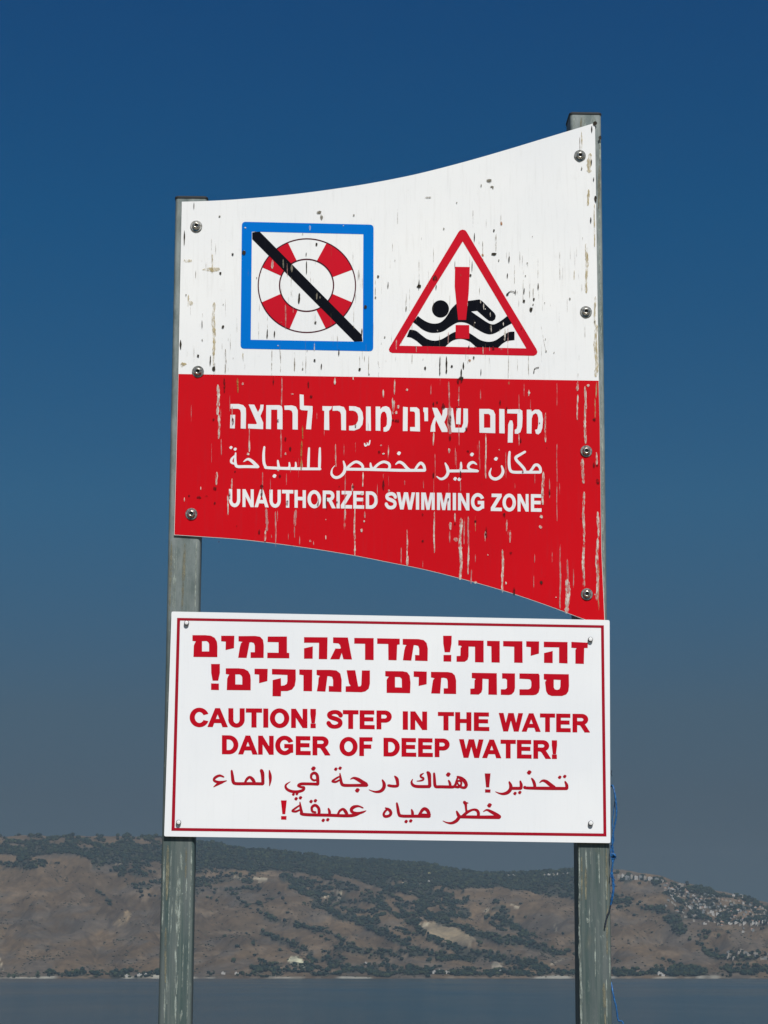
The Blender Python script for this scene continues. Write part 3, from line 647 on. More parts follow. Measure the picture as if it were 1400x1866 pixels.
for a in [(625, 1320, 1400, 4), (652, 1525, 1690, 6), (705, 1530, 1660, 6), (1050, 1430, 1520, 4), (915, 1310, 1360, 4), (303, 1600, 1680, 16), (480, 1540, 1600, 4), (790, 1540, 1660, 9), (840, 1590, 1650, 6), (1185, 1560, 1640, 4),
          (1370, 980, 1030, 4), (190, 1040, 1090, 5), (285, 850, 1010, 4), (1150, 1260, 1400, 4), (1180, 1040, 1100, 8), (1280, 1100, 1210, 5), (440, 1330, 1420, 3), (860, 1560, 1630, 4), (1240, 1560, 1680, 5), (1300, 1600, 1690, 4), (370, 1520, 1670, 12), (1215, 1560, 1600, 4), (770, 1080, 1200, 4)]: drip('f', Q1, *a)
for a in [(300, 1235, 1560, 24), (298, 1540, 1620, 14), (145, 1190, 1262, 10), (290, 940, 1060, 10), (110, 1600, 1630, 26), (475, 1540, 1590, 8)]: drip('y', Q1, *a)
for a in [(285, 1035, 62, 16), (140, 985, 36, 10), (160, 1240, 14, 18), (115, 1612, 20, 12)]: spot('y', Q1, *a)
for a in [(415, 945, 8), (340, 1060, 8), (355, 1385, 9), (230, 1465, 6), (205, 1562, 8), (1298, 1080, 8), (1282, 1208, 6), (912, 1590, 8), (1185, 1643, 8), (1243, 1674, 5), (840, 1642, 6), (1220, 1265, 12), (482, 935, 13), (1338, 1448, 6), (923, 883, 8), (1150, 708, 6), (560, 1088, 4), (918, 1360, 8), (357, 1250, 4), (300, 1640, 12)]: spot('k' if a[2] > 7 else 'g', Q1, *a)
for a in [(940, 690, 18, 10), (955, 720, 9, 20), (335, 715, 8, 6)]: spot('g', Q1, *a)
for a in [(882, 770, 800, 9), (910, 1482, 1530, 7), (655, 980, 1032, 14)]: drip('w', Q1, *a)
for a in [(735, 1250, 1400, 10), (780, 1260, 1300, 8), (745, 1000, 1080, 6)]: drip('p', Q1, *a)
for a in [(490, 785, 8, 5), (1087, 772, 4), (690, 1500, 7, 5), (484, 926, 7, 5)]: spot('w', Q1, *a)
for a in [(722, 975, 1030, 9), (775, 1005, 1055, 12), (925, 1180, 1220, 12), (945, 1200, 1215, 9)]: drip('g', Q1, *a)
for a in [(25, 1122, 1150, 7), (213, 1100, 1160, 8), (317, 1130, 1160, 8), (430, 985, 1030, 4), (548, 815, 870, 8), (760, 955, 995, 9), (748, 1060, 1090, 9), (850, 1150, 1185, 8), (935, 1120, 1160, 9), (1255, 720, 755, 10), (1262, 165, 205, 10), (1272, 478, 502, 9), (1260, 370, 402, 9), (340, 1565, 1680, 8), (378, 1565, 1668, 12),
          (468, 1640, 1695, 9), (483, 1600, 1642, 11), (535, 985, 1050, 5), (135, 1260, 1290, 7), (588, 1640, 1680, 7), (24, 1120, 1150, 5), (797, 1160, 1190, 6)]: drip('k', Q2, *a)
for a in [(213, 975, 1130, 5), (540, 675, 790, 4), (793, 1000, 1130, 5), (845, 1040, 1228, 5), (885, 1120, 1210, 6), (905, 1150, 1225, 6), (135, 1180, 1270, 4), (155, 1150, 1290, 4), (170, 1550, 1610, 6), (755, 1560, 1700, 8), (878, 1560, 1680, 6), (645, 1370, 1420, 6), (680, 820, 930, 6), (620, 730, 790, 4), (300, 900, 1050, 4), (580, 1140, 1200, 4),
          (825, 920, 1000, 4), (1068, 930, 1100, 5), (82, 670, 760, 4), (1190, 230, 330, 6), (600, 860, 950, 6), (1178, 1640, 1700, 5), (510, 1560, 1610, 7), (545, 1560, 1590, 8), (640, 1570, 1610, 5), (400, 1180, 1260, 4), (1220, 1360, 1450, 4), (935, 970, 1100, 3), (840, 950, 1040, 3), (710, 700, 760, 4), (1170, 900, 960, 3), (45, 1430, 1480, 4)]: drip('f', Q2, *a)
drip('f', Q2, 953, 1378, 1530, 5, 30)
for a in [(1250, 330, 450, 34), (1240, 550, 650, 20), (1230, 880, 1180, 22), (1288, 1370, 1690, 26), (1282, 1200, 1380, 14), (1200, 200, 330, 10), (1155, 1040, 1100, 6), (1278, 640, 900, 10)]: drip('y', Q2, *a)
for a in [(213, 1138, 16, 12), (302, 1090, 8), (668, 943, 22, 8), (850, 1230, 8), (910, 1218, 7), (870, 1000, 6), (697, 982, 5), (893, 1280, 12, 16), (985, 1534, 6), (363, 790, 6), (442, 632, 4), (668, 800, 7), (1282, 150, 14), (1280, 1355, 6), (525, 1072, 7), (412, 1625, 8), (250, 1637, 7, 12), (470, 1700, 18, 10), (1285, 610, 9, 24), (1312, 240, 12, 16), (750, 1188, 8), (905, 1250, 6), (590, 530, 4, 12), (662, 542, 5), (1128, 1215, 6), (1200, 425, 5, 12), (545, 1572, 7)]: spot('k' if a[2] > 6 else 'g', Q2, *a)
for a in [(640, 498, 24, 12), (270, 600, 26, 4), (655, 535, 12, 5)]: spot('g', Q2, *a)
for a in [(712, 757, 9, 14), (600, 950, 8), (600, 975, 4), (520, 1590, 8)]: spot('n', Q2, *a)
MARK['k'].append(arabic(Q2[:2], s1, [[(745, 1192, 9), (760, 1175, 5), (775, 1170, 4), (797, 1178, 5)], [(910, 1665, 6), (915, 1640, 4), (940, 1632, 5)]]))
for a in [(110, 1010, 1095, 12), (870, 1070, 1135, 8), (285, 1070, 1120, 6), (1062, 905, 1020, 16), (942, 880, 945, 10), (878, 690, 745, 9), (848, 655, 690, 10), (735, 670, 715, 6)]: drip('w', QT, *a)
for a in [(1090, 900, 1145, 8), (565, 940, 1045, 12), (930, 1070, 1110, 8), (1030, 1080, 1105, 20)]: drip('p', QT, *a)
for a in [(470, 930, 7), (800, 860, 6), (935, 790, 5, 25), (890, 740, 8), (1020, 930, 5, 14), (1050, 870, 5, 20)]: spot('w', QT, *a)
for a in [(450, 470, 22, 30), (745, 1075, 8, 14), (800, 1080, 5, 20), (960, 1085, 14), (1205, 912, 8)]: spot('d', QT, *a)
for a in [(325, 70, 255, 18), (330, 250, 400, 13), (318, 600, 680, 15), (120, 755, 780, 6), (220, 690, 710, 5), (1033, 28, 70, 12), (1147, 20, 42, 7), (515, 400, 480, 8), (385, 740, 862, 8), (410, 640, 705, 9), (612, 955, 1022, 11), (1095, 820, 948, 11), (1155, 820, 1108, 10), (1328, 100, 150, 9), (980, 985, 1010, 8), (1385, 150, 250, 8),
          (1205, 600, 690, 8), (1040, 430, 570, 8), (1360, 440, 500, 6), (1140, 670, 720, 10)]: drip('w', Q3, *a)
for a in [(712, 25, 200, 9), (708, 340, 515, 9), (515, 330, 410, 6), (345, 400, 500, 6), (620, 820, 960, 18), (675, 840, 1032, 9), (795, 830, 930, 22), (790, 925, 1000, 7), (820, 990, 1045, 7), (1090, 430, 500, 5), (1097, 610, 820, 7), (740, 610, 680, 5), (595, 600, 720, 8), (1215, 840, 880, 12), (905, 1020, 1045, 5), (1160, 420, 480, 4), (925, 240, 280, 4), (410, 200, 330, 7), (1330, 610, 640, 5), (650, 980, 1000, 5)]: drip('p', Q3, *a)
for a in [(840, 320, 400, 8), (832, 410, 520, 10), (445, 30, 120, 10), (830, 520, 590, 12)]: drip('n', Q3, *a)
for a in [(475, 66, 8), (775, 127, 9, 5), (508, 492, 9), (1197, 955, 9, 16), (1212, 900, 6), (980, 890, 5), (885, 1020, 7), (735, 490, 7), (690, 590, 8), (1230, 425, 5), (1330, 490, 9, 6), (1315, 440, 6), (1200, 735, 12, 8)]: spot('w', Q3, *a)
for a in [(305, 700, 13), (700, 625, 10), (575, 965, 9, 15), (298, 282, 9), (305, 790, 8), (890, 142, 11), (765, 460, 8, 20), (735, 400, 8, 14), (415, 295, 7, 28), (690, 290, 8, 16), (1160, 320, 6, 14), (1330, 680, 8, 32), (1305, 480, 10), (590, 690, 10, 16), (210, 755, 14, 9), (255, 748, 10, 5), (150, 745, 8), (330, 1025, 5), (770, 1042, 12, 6), (610, 1024, 9, 5), (930, 800, 8, 12), (395, 740, 8, 30), (745, 790, 9, 18), (1060, 690, 5), (1145, 690, 8, 14), (590, 730, 8, 30)]: spot('d', Q3, *a)
for a in [(362, 30, 120, 12), (660, 25, 75, 7), (875, 50, 90, 8), (985, 740, 830, 8), (935, 760, 800, 6)]: drip('d', Q3, *a)
for a in [(65, 40, 130, 9), (1175, 50, 108, 16), (1175, 130, 285, 9), (1222, 80, 430, 14), (1208, 520, 670, 20), (1213, 720, 1000, 13), (1212, 1000, 1300, 14), (965, 600, 800, 16), (980, 240, 420, 9), (305, 840, 1092, 9), (405, 905, 952, 16), (465, 880, 1255, 20), (512, 1050, 1222, 10), (140, 950, 1172, 8), (745, 890, 960, 9), (765, 955, 1030, 9), (720, 1070, 1332, 14),
          (1113, 1250, 1460, 26), (1300, 840, 1000, 14), (1295, 1000, 1380, 16), (618, 370, 640, 8), (300, 360, 440, 10), (615, 960, 1022, 9), (1290, 480, 560, 12), (880, 100, 140, 10), (60, 165, 230, 10), (430, 850, 905, 8), (820, 370, 440, 6), (145, 1110, 1170, 10)]: drip('w', Q4, *a)
for a in [(395, 50, 225, 11), (400, 200, 370, 26), (455, 80, 200, 7), (587, 100, 160, 8), (820, 130, 240, 5), (1050, 430, 900, 6), (578, 410, 530, 7), (465, 650, 720, 6), (795, 670, 700, 6), (240, 650, 700, 6), (125, 650, 680, 6), (487, 870, 1040, 8), (512, 870, 1060, 11), (530, 1190, 1280, 9), (105, 1060, 1160, 8), (555, 1100, 1150, 5), (915, 1100, 1152, 5),
          (910, 1230, 1305, 6), (1070, 1040, 1430, 11), (1115, 1130, 1300, 12), (1150, 1190, 1305, 7), (455, 300, 440, 6), (285, 70, 130, 7), (340, 30, 75, 7), (1005, 640, 760, 6), (890, 160, 230, 4), (850, 60, 140, 4), (1050, 60, 200, 4), (25, 460, 520, 4), (740, 480, 640, 5), (400, 960, 1030, 9), (235, 1140, 1180, 4), (310, 490, 640, 5)]: drip('p', Q4, *a)
for a in [(1290, 55, 150, 14), (1282, 150, 280, 10), (1303, 1150, 1440, 10), (760, 50, 70, 14), (555, 870, 960, 6)]: drip('y', Q4, *a)
for a in [(140, 100, 8), (85, 205, 9, 12), (75, 240, 9), (435, 1010, 13), (955, 872, 11), (950, 935, 10), (405, 915, 9), (395, 470, 8, 18), (555, 1272, 11, 8), (630, 1105, 5), (1045, 1362, 4), (740, 1275, 6, 10), (1240, 75, 9), (30, 715, 8), (455, 165, 7, 10), (880, 120, 8), (1280, 1345, 5), (700, 465, 5)]: spot('w', Q4, *a)
for a in [(400, 395, 9, 25), (620, 970, 9, 38), (790, 1325, 9, 30), (770, 1092, 8), (955, 1272, 12), (730, 862, 9, 18), (235, 1020, 8), (360, 205, 14, 22), (705, 182, 7, 20), (1278, 282, 11), (470, 30, 18, 12), (450, 50, 8, 20), (1275, 560, 9, 20), (1298, 660, 14, 20), (1295, 560, 8), (80, 290, 16, 14), (300, 190, 6, 16), (320, 180, 8, 10), (440, 215, 8, 12), (500, 340, 9, 20), (300, 620, 8, 20), (510, 475, 9, 9), (555, 900, 8), (235, 860, 7, 12), (1005, 725, 6, 20), (465, 620, 6, 30), (390, 770, 6, 12), (745, 215, 5, 14), (830, 410, 6, 20), (470, 50, 8, 14), (55, 285, 8, 10), (400, 290, 12, 40)]: spot('d', Q4, *a)
for a in [(955, 1272, 7), (470, 30, 12, 8), (790, 1345, 6, 10)]: spot('k', Q4, *a)
rnd = random.Random(5)
for i in range(90):                     # fine weathering drips nobody could list one by one
    x = rnd.uniform(340, 1080); y = rnd.uniform(430, 670)
    drip('f', (0, 0, 1.0), x, y, y + rnd.uniform(4, 34), rnd.uniform(.5, 1.3))
for i in range(18):
    x = rnd.uniform(335, 1085); spot(rnd.choice('ggg'), (0, 0, 1.0), x, rnd.uniform(420, 672), rnd.uniform(.6, 1.5))
for i in range(34):
    x = rnd.uniform(335, 1088); y = rnd.uniform(700, 960) + (x - 335) * .1
    drip('p', (0, 0, 1.0), x, y, y + rnd.uniform(5, 36), rnd.uniform(.6, 1.6))
for i in range(8):
    x = rnd.uniform(335, 1085); spot('d', (0, 0, 1.0), x, rnd.uniform(700, 960) + (x - 335) * .06, rnd.uniform(.8, 2.4))
# corrosion runs on the post fronts
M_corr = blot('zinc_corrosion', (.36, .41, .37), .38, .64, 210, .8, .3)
M_corr_y = blot('zinc_corrosion_yellow', (.25, .24, .17), .34, .66, 200, .8, .4)
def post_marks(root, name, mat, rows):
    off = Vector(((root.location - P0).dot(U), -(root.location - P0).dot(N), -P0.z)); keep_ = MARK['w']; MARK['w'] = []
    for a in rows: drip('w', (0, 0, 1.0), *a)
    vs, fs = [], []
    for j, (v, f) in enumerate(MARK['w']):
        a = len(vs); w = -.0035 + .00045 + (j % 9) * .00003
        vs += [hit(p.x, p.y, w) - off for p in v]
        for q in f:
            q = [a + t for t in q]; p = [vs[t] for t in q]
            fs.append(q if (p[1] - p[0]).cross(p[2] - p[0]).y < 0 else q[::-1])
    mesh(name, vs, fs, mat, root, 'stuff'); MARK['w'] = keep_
pl = [(330, 1552, 1585, 4, 1), (325, 1578, 1640, 5, -1), (322, 1636, 1725, 6, 1), (328, 1600, 1700, 3, -2), (315, 1630, 1700, 2, -4), (320, 1720, 1800, 3, 2), (304, 1770, 1830, 2, 0), (324, 1775, 1812, 2, -3), (318, 1780, 1812, 2, 4), (320, 1812, 1866, 4, 1), (349, 1540, 1640, 2.5, -2), (346, 1640, 1866, 2.5, -5), (300, 1560, 1700, 2.5, -5), (340, 1600, 1640, 3, -1), (312, 1550, 1700, 2, -5), (334, 1720, 1800, 2, -2), (332, 1840, 1862, 4, -3), (300, 1800, 1864, 3, 0), (318, 1000, 1112, 3, -2), (322, 990, 1112, 1.5, -3), (358, 985, 1112, 2.5, -2)]
post_marks(post_l, 'corrosion_runs', M_corr, pl)
post_marks(post_l, 'yellow_runs', M_corr_y, [(340, 1545, 1600, 4, -1), (306, 1540, 1640, 5, -3), (312, 985, 1112, 4, -2), (336, 990, 1110, 5, -3), (303, 1690, 1790, 4, -2)])
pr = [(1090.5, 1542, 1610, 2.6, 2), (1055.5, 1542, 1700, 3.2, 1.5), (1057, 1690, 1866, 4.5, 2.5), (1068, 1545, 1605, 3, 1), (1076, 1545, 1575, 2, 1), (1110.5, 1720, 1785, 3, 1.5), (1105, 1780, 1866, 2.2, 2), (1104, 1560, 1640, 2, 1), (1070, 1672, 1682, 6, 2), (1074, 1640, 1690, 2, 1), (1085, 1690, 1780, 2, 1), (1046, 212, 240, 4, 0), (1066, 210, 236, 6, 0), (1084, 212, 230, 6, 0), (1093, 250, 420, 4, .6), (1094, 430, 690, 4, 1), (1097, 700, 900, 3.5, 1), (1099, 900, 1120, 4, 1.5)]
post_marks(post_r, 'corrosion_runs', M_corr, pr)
post_marks(post_r, 'yellow_runs', M_corr_y, [(1105, 1545, 1640, 5, 1), (1102, 1790, 1866, 5, 2), (1060, 1560, 1640, 3, 1), (1068, 1580, 1640, 4, 1), (1107, 1650, 1740, 4, 1), (1060, 212, 240, 5, 0), (1091, 600, 690, 4, 0), (1092, 300, 380, 4, 0)])
NAMES = {'k': 'dark_droppings', 'f': 'brown_drips', 'y': 'yellow_stains', 'w': 'white_droppings', 'p': 'pale_drips', 'd': 'dark_spots', 'g': 'grey_droppings', 'n': 'amber_stains'}
for i, k in enumerate('yfpnwdgk'): 
    if MARK[k]:
        # each mark a hair above the last so that crossing drips never share a plane
        vs, fs = [], []
        for j, (v, f) in enumerate(MARK[k]):
            a = len(vs); w = .0007 + i * .00012 + (j % 7) * .000015
            vs += [hit(p.x, p.y, w) - up_off for p in v]
            for q in f:
                q = [a + t for t in q]; p = [vs[t] for t in q]
                fs.append(q if (p[1] - p[0]).cross(p[2] - p[0]).y < 0 else q[::-1])
        mesh(NAMES[k], vs, fs, MK[k], upper, 'stuff')

# ------------------------------------------------------------------ blue cord on the right post
M_cord = MT('blue_polypropylene_cord', (.008, .085, .26), .5)
M_cord.mix(M_cord.ramp(M_cord.noise((1, 1, 1), 260, 3, .6), .45, .6), (.02, .15, .38), .8); M_cord = M_cord.m
M_cord_dark = MT('dirty_cord', (.010, .018, .035), .7).m
cord_root = empty('blue_cord', to_world(hit(1117, 1500) + Vector((0, .03, 0))), YAW); cord_off = hit(1117, 1500) + Vector((0, .03, 0))
tag(cord_root, 'frayed blue plastic cord knotted and dangling along the right edge of the taller post', 'cord')
def tube(pts, r, n=7):
    S = smooth_path(pts, 8); vs = []; fs = []
    for i, p in enumerate(S):
        a = S[max(i - 1, 0)]; b = S[min(i + 1, len(S) - 1)]; d = Vector(b[:3] - a[:3]).normalized()
        u = d.orthogonal().normalized() if i == 0 else (u0 - d * u0.dot(d)).normalized(); u0 = u
        v = d.cross(u); rr = r * (1 + .18 * math.sin(i * 1.9))
        for k in range(n):
            t = 2 * math.pi * k / n + i * .35; vs.append(Vector(p[:3]) + (u * math.cos(2 * math.pi * k / n) + v * math.sin(2 * math.pi * k / n)) * rr * (1 + .15 * math.cos(2 * t)))
    for i in range(len(S) - 1):
        for k in range(n): fs.append((i * n + k, i * n + (k + 1) % n, (i + 1) * n + (k + 1) % n, (i + 1) * n + k))
    return vs, fs
def strand(name, pts, r, mat, parent=cord_root):
    P = []
    for x, y, w in pts:
        q = hit(x, y, 0) + Vector((0, w, 0)) - cord_off; P.append((q.x, q.y, q.z))
    v, f = tube(P, r); return mesh(name, v, f, mat, parent, smooth=True)
strand('strand', [(1112.5, 1434, .012), (1117, 1432, .002), (1120.5, 1450, -.004), (1123, 1472, -.004), (1122.5, 1490, -.004), (1119.5, 1506, -.003), (1117, 1520, -.003), (1115.5, 1535, -.003), (1117, 1552, -.002), (1118, 1565, -.002), (1115, 1585, -.002), (1117, 1600, -.002), (1118.5, 1616, -.002), (1116.5, 1634, -.002), (1113, 1650, .001)], .0016, M_cord)
strand('strand', [(1114, 1540, .000), (1113, 1560, -.003), (1116.5, 1575, -.004), (1113.5, 1592, -.002), (1116, 1606, -.001), (1117, 1622, -.002), (1114, 1640, .001)], .0013, M_cord)
strand('strand', [(1121, 1460, .002), (1118.5, 1480, .002), (1116, 1500, .002), (1119, 1530, .001), (1114, 1545, .001)], .0009, M_cord)
strand('dark_end', [(1113.2, 1650, .000), (1110.5, 1660, -.0005), (1107, 1668, -.001), (1104.5, 1678, -.001), (1102.5, 1690, -.001)], .0014, M_cord_dark)
strand('knot', [(1115, 1556, -.004), (1119, 1558, -.006), (1121, 1562, -.004), (1117, 1566, -.002), (1114.5, 1561, -.004), (1118, 1557, -.007)], .0018, M_cord)
for x0, y0, dx_, dy_ in ((1118, 1562, 4, -6), (1118, 1562, 5, 3), (1117, 1600, 3.5, 5), (1118, 1616, 3, -4), (1114, 1592, -2, 7), (1122, 1472, 2.5, 5), (1113, 1410, 1.5, -6), (1113, 1410, 2, 5)):
    strand('fray', [(x0, y0, -.003), (x0 + dx_ * .6, y0 + dy_ * .4, -.004), (x0 + dx_, y0 + dy_, -.004)], .0006, M_cord if y0 > 1415 else M_cord_dark)
strand('strand', [(1115.5, 1790, .012), (1117, 1805, .004), (1119.5, 1820, .002), (1123, 1834, .001), (1125, 1848, .001), (1127.5, 1860, .001), (1133, 1861, .000), (1136, 1868, .000), (1133, 1890, .002), (1124, 1930, .004), (1119, 1980, .01)], .0015, M_cord)

# ================================================================== lake, far shore, hills
WZ = -5.0
def np_noise(x, y, seed=0):
    xi = np.floor(x).astype(np.int64); yi = np.floor(y).astype(np.int64); xf_ = x - xi; yf_ = y - yi
    def hsh(a, b):
        n = (a * 374761393 + b * 668265263 + seed * 974634777) & 0xffffffff
        n = ((n ^ (n >> 13)) * 1274126177) & 0xffffffff
        return ((n ^ (n >> 16)) & 0xffff) / 65535.0
    u = xf_ * xf_ * (3 - 2 * xf_); v = yf_ * yf_ * (3 - 2 * yf_)
    return (hsh(xi, yi) * (1 - u) + hsh(xi + 1, yi) * u) * (1 - v) + (hsh(xi, yi + 1) * (1 - u) + hsh(xi + 1, yi + 1) * u) * v
def fbm(x, y, o=5, seed=0, g=.5):
    s = 0; a = 1; t = 0
    for k in range(o):
        s = s + a * np_noise(x * 2 ** k + 17.3 * k, y * 2 ** k - 9.1 * k, seed + k); t += a; a *= g
    return s / t
cP, sP = math.cos(PITCH), math.sin(PITCH)
def proj(x, y, z):
    z = z - EYE; yy = y * cP + z * sP; zz = -y * sP + z * cP
    return 700 + F * x / yy, 933 - F * zz / yy
SKX = [-2600, -1500, -700, -200, 0, 110, 255, 305, 355, 404, 450, 494, 546, 597, 656, 700, 761, 789, 843, 886, 924, 979, 1046, 1120, 1205, 1235, 1297, 1349, 1400, 1600, 2200, 3000, 4000]
SKY_ = [1560, 1545, 1535, 1530, 1529, 1530, 1529, 1533, 1539, 1545, 1554, 1558, 1563, 1571, 1573, 1576, 1578, 1585, 1594, 1598, 1597, 1595, 1591, 1589, 1602, 1612, 1628, 1639, 1652, 1690, 1700, 1650, 1640]
Y0, Y1, Y2 = 6000.0, 8700.0, 12000.0
cols = np.concatenate([np.arange(-2600, -900, 60), np.arange(-900, -120, 6), np.arange(-120, 1520, 3.2), np.arange(1520, 2300, 6), np.arange(2300, 4000, 60)]).astype(float)
tt = np.concatenate([[-.02, -.006], np.linspace(0, .06, 14), np.linspace(.068, 1.0, 140), [1.03, 1.1, 1.3, 1.7, 2.2]])
PXg, Tg = np.meshgrid(cols, tt, indexing='ij')
Yg = Y0 + (Y1 - Y0) * Tg
Xg = (PXg - 700) / F * Yg
sky_y = np.interp(PXg, SKX, SKY_)
Hr = EYE + (1778 - sky_y) / F * Y1
tc_ = np.clip(Tg, 0, 1)
g_ = .05 * tc_ / .08 * (tc_ < .08) + (tc_ >= .08) * (.05 + .95 * (np.maximum(tc_ - .08, 0) / .92) ** 1.06)
base = WZ + (Hr - WZ) * g_
env = np.clip(tc_ * 5, 0, 1) * np.clip((1 - tc_) * 3.2, 0, 1)
wx = fbm(Xg / 420, Yg / 420, 4, 3) - .5; wy = fbm(Xg / 420 + 40, Yg / 420, 4, 9) - .5
sp = (PXg + 0) / 235.0 + (tc_) * 2.3 + wx * 1.6                 # spurs and gullies run down towards the right
ridge = 1 - np.abs(((sp) % 1.0) * 2 - 1); ridge = ridge ** .8
sp2 = PXg / 88.0 + tc_ * 1.6 + wy * 2.4; ridge2 = 1 - np.abs((sp2 % 1.0) * 2 - 1)
H = base + env * ((ridge - .55) * 62 + (ridge2 - .5) * 24 + (fbm(Xg / 260, Yg / 260, 5, 5) - .5) * 70)
# the rounded bare hill standing in front on the left
bump = np.exp(-((PXg - 110) / 190.0) ** 2) * np.exp(-((tc_ - .66) / .13) ** 2); H = H + bump * 38
H = H + (fbm(Xg / 60, Yg / 60, 4, 21) - .5) * 12 * np.clip(tc_ * 9, 0, 1)
H = np.where(Tg > 1, Hr - (Tg - 1) * 60, H)
H = np.where(Tg < 0, WZ - 2.5, H)
shore_n = (fbm(PXg / 60, PXg * 0 + 3.3, 4, 31) - .5) * 60
Yg = Yg + shore_n * np.clip(1 - tc_ * 8, 0, 1); Xg = (PXg - 700) / F * Yg
H = np.where((Tg >= 0) & (Tg < .01), np.maximum(WZ + .3 + (Tg / .01) * 2.2, WZ + .3), H)
H = np.maximum(H, np.where(Tg > .01, WZ + 2.2, WZ - 3))
PYg = proj(Xg, Yg, H)[1]

# --- land cover, laid out on the slopes (outlines surveyed from the photograph, stored with the ground they cover)
def in_poly(px, py, poly):
    r = np.zeros(px.shape, bool); n = len(poly)
    for i in range(n):
        x1, y1 = poly[i]; x2, y2 = poly[i - 1]
        if y1 == y2: continue
        c = ((y1 > py) != (y2 > py)) & (px < (x2 - x1) * (py - y1) / (y2 - y1) + x1); r ^= c
    return r
def near_line(px, py, line, hw):
    d = np.full(px.shape, 1e9)
    for (x1, y1), (x2, y2) in zip(line[:-1], line[1:]):
        L = (x2 - x1) ** 2 + (y2 - y1) ** 2; t = np.clip(((px - x1) * (x2 - x1) + (py - y1) * (y2 - y1)) / L, 0, 1)
        d = np.minimum(d, np.hypot(px - x1 - t * (x2 - x1), py - y1 - t * (y2 - y1)))
    return np.clip((hw - d) / (hw * .35) + .5, 0, 1)
WOODS = [([(-200, 1500), (310, 1500), (310, 1543), (150, 1547), (-200, 1545)], .5),
         ([(-200, 1543), (-10, 1543), (150, 1543), (310, 1540), (310, 1572), (262, 1566), (240, 1572), (205, 1578), (176, 1578), (150, 1574), (100, 1576), (60, 1583), (0, 1586), (-200, 1590)], .97),
         ([(150, 1574), (205, 1578), (262, 1568), (310, 1566), (310, 1625), (262, 1618), (235, 1604), (200, 1587)], .55),
         ([(300, 1500), (355, 1500), (700, 1540), (700, 1622), (640, 1612), (600, 1604), (560, 1592), (520, 1586), (484, 1590), (430, 1584), (355, 1584), (300, 1572)], .96),
         ([(350, 1584), (480, 1590), (475, 1622), (430, 1624), (350, 1630)], .45),
         ([(517, 1592), (560, 1596), (620, 1606), (700, 1625), (700, 1712), (650, 1690), (600, 1660), (560, 1632), (530, 1612)], .62),
         ([(690, 1540), (1060, 1560), (1060, 1644), (985, 1630), (930, 1619), (850, 1618), (765, 1609), (690, 1612)], .95),
         ([(694, 1614), (760, 1610), (842, 1618), (850, 1640), (858, 1672), (836, 1676), (800, 1678), (760, 1672), (700, 1645)], .88),
         ([(884, 1650), (905, 1645), (925, 1655), (935, 1680), (975, 1705), (960, 1714), (925, 1700), (897, 1690), (880, 1668)], .92),
         ([(917, 1627), (940, 1628), (980, 1634), (985, 1644), (950, 1642), (920, 1640)], .75),
         ([(620, 1752), (700, 1756), (790, 1752), (800, 1764), (1050, 1768), (1050, 1777), (560, 1779), (575, 1768)], .8),
         ([(480, 1757), (560, 1756), (620, 1760), (620, 1778), (430, 1779), (450, 1766)], .5),
         ([(560, 1740), (625, 1742), (660, 1755), (620, 1772), (570, 1772)], .55),
         ([(1110, 1592), (1235, 1608), (1300, 1628), (1400, 1650), (1500, 1668), (1500, 1692), (1400, 1690), (1310, 1684), (1220, 1666), (1225, 1640), (1200, 1618), (1110, 1604)], .58),
         ([(1112, 1640), (1170, 1648), (1220, 1660), (1218, 1668), (1160, 1662), (1112, 1652)], .9),
         ([(1205, 1655), (1230, 1672), (1253, 1686), (1240, 1700), (1222, 1706), (1215, 1690), (1200, 1672)], .9),
         ([(1040, 1612), (1120, 1632), (1180, 1646), (1120, 1650), (1040, 1640)], .55),
         ([(1213, 1765), (1250, 1760), (1275, 1768), (1275, 1778), (1210, 1778)], .95),
         ([(1112, 1766), (1200, 1768), (1215, 1778), (1112, 1779)], .8),
         ([(1300, 1762), (1400, 1758), (1500, 1756), (1500, 1774), (1300, 1776)], .5),
         ([(1275, 1728), (1310, 1726), (1330, 1732), (1400, 1740), (1400, 1752), (1320, 1750), (1285, 1745)], .38),
         ([(100, 1773), (300, 1768), (300, 1780), (100, 1780)], .6), ([(-100, 1774), (60, 1774), (60, 1781), (-100, 1781)], .3)]
WLINES = [([(517, 1598), (560, 1625), (584, 1650), (636, 1676), (700, 1702), (735, 1718)], 6, .9), ([(500, 1678), (566, 1692), (612, 1706), (656, 1734)], 3.2, .8), ([(484, 1700), (520, 1716), (558, 1731), (571, 1747)], 3.5, .75),
          ([(680, 1640), (720, 1660), (750, 1680), (790, 1712), (856, 1738), (930, 1748), (980, 1764)], 8.5, .92), ([(790, 1668), (830, 1690), (870, 1702), (951, 1720), (1019, 1736)], 6.5, .9),
          ([(620, 1725), (680, 1738), (740, 1736), (800, 1742), (860, 1748)], 6, .75), ([(1272, 1720), (1282, 1738), (1296, 1748), (1362, 1748)], 3, .9), ([(440, 1640), (480, 1668), (520, 1690)], 3, .5),
          ([(177, 1622), (196, 1640), (214, 1648)], 1.8, .9), ([(235, 1600), (262, 1632), (300, 1640)], 4, .4), ([(700, 1690), (740, 1700), (800, 1706)], 3, .5), ([(430, 1725), (470, 1745), (500, 1765)], 2.5, .4)]
